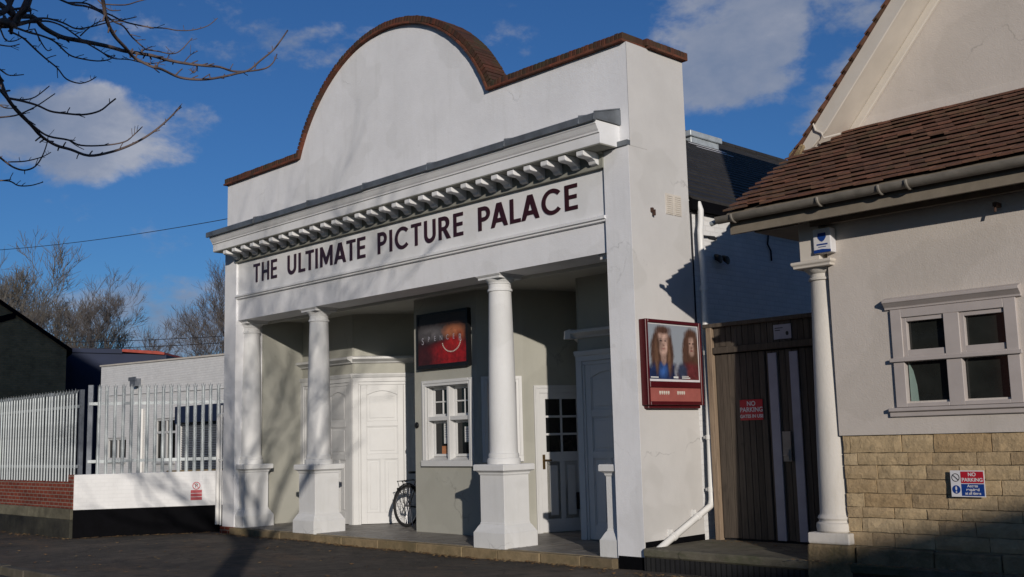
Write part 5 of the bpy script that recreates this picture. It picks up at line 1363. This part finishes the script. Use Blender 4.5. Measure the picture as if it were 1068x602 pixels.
for c_, e1, e2, a_, b_, s_ in CL:
    u = mth('DIVIDE', vmath('DOT_PRODUCT', D_, e1), a_); v = mth('DIVIDE', vmath('DOT_PRODUCT', D_, e2), b_)
    r2 = mth('ADD', mth('MULTIPLY', u, u), mth('MULTIPLY', v, v))
    bl = mth('SUBTRACT', 1.0, r2)
    bl = mth('MULTIPLY', mth('MAXIMUM', bl, -.6), s_)
    fr2 = mth('GREATER_THAN', vmath('DOT_PRODUCT', D_, c_), 0.0)
    bl = mth('SUBTRACT', mth('MULTIPLY', mth('ADD', bl, 1.0), fr2), 1.0)
    field = bl if field is None else mth('MAXIMUM', field, bl)
mp = nt.nodes.new('ShaderNodeMapping'); mp.inputs['Scale'].default_value = (1, 1, 1.7); nt.links.new(D_, mp.inputs['Vector'])
def wnoise(scale, det, rough, dist=0):
    n = nt.nodes.new('ShaderNodeTexNoise'); n.inputs['Scale'].default_value = scale; n.inputs['Detail'].default_value = det
    n.inputs['Roughness'].default_value = rough; n.inputs['Distortion'].default_value = dist
    nt.links.new(mp.outputs['Vector'], n.inputs['Vector']); return n.outputs['Fac']
n1 = wnoise(9, 10, .6, .1); n2 = wnoise(5.5, 7, .6)
dens = mth('ADD', field, mth('MULTIPLY', mth('SUBTRACT', n1, .5), 5.2))
mask = nt.nodes.new('ShaderNodeMapRange'); mask.interpolation_type = 'SMOOTHSTEP'
mask.inputs['From Min'].default_value = .0; mask.inputs['From Max'].default_value = .9
nt.links.new(dens, mask.inputs['Value'])
cr_ = ramp(nt, [(.0, (2.5, 3.4, 5.2)), (.45, (4.8, 5.3, 6.6)), (.95, (10.0, 9.9, 10.2))])
shade = mth('ADD', mth('MULTIPLY', mth('SUBTRACT', n2, .5), 2.2), .45, clamp=True)
nt.links.new(shade, cr_.inputs[0])
skc = nt.nodes.new('ShaderNodeMix'); skc.data_type = 'RGBA'; skc.blend_type = 'MULTIPLY'; skc.inputs[0].default_value = 1
nt.links.new(sky.outputs[0], skc.inputs[6]); skc.inputs[7].default_value = (.43, .79, 1.28, 1)
mx = nt.nodes.new('ShaderNodeMix'); mx.data_type = 'RGBA'
nt.links.new(mth('MULTIPLY', mask.outputs[0], .82), mx.inputs[0]); nt.links.new(skc.outputs[2], mx.inputs[6]); nt.links.new(cr_.outputs[0], mx.inputs[7])
nt.links.new(mx.outputs[2], bg.inputs['Color'])
bg.inputs['Strength'].default_value = .05

sl = bpy.data.lights.new('sun', 'SUN'); sl.energy = 2.75; sl.angle = math.radians(.53); sl.color = (1.0, .92, .83)
so_ = bpy.data.objects.new('sun', sl); C.objects.link(so_); so_.rotation_euler = (-SD).to_track_quat('-Z', 'Y').to_euler()

cam = bpy.data.cameras.new('camera'); co_ = bpy.data.objects.new('camera', cam); C.objects.link(co_)
from mathutils import Matrix
co_.matrix_world = Matrix(((cR.x, cU.x, -cW.x, camC.x), (cR.y, cU.y, -cW.y, camC.y), (cR.z, cU.z, -cW.z, camC.z), (0, 0, 0, 1)))
cam.sensor_width = 36; cam.lens = 36 * 1124 / 1068; cam.clip_end = 2000; cam.clip_start = .05
sc.camera = co_

# bring the drawing units to metres
for o in list(C.objects):
    if o.parent is None:
        o.location = o.location * K
        if o.type in ('MESH', 'EMPTY'): o.scale = o.scale * K
sc.view_settings.view_transform = 'Standard'; sc.view_settings.look = 'None'
sc.view_settings.gamma = 1; sc.view_settings.use_curve_mapping = False; sc.view_settings.exposure = .22
sc.render.engine = 'CYCLES'; sc.cycles.samples = 128; sc.cycles.use_denoising = True
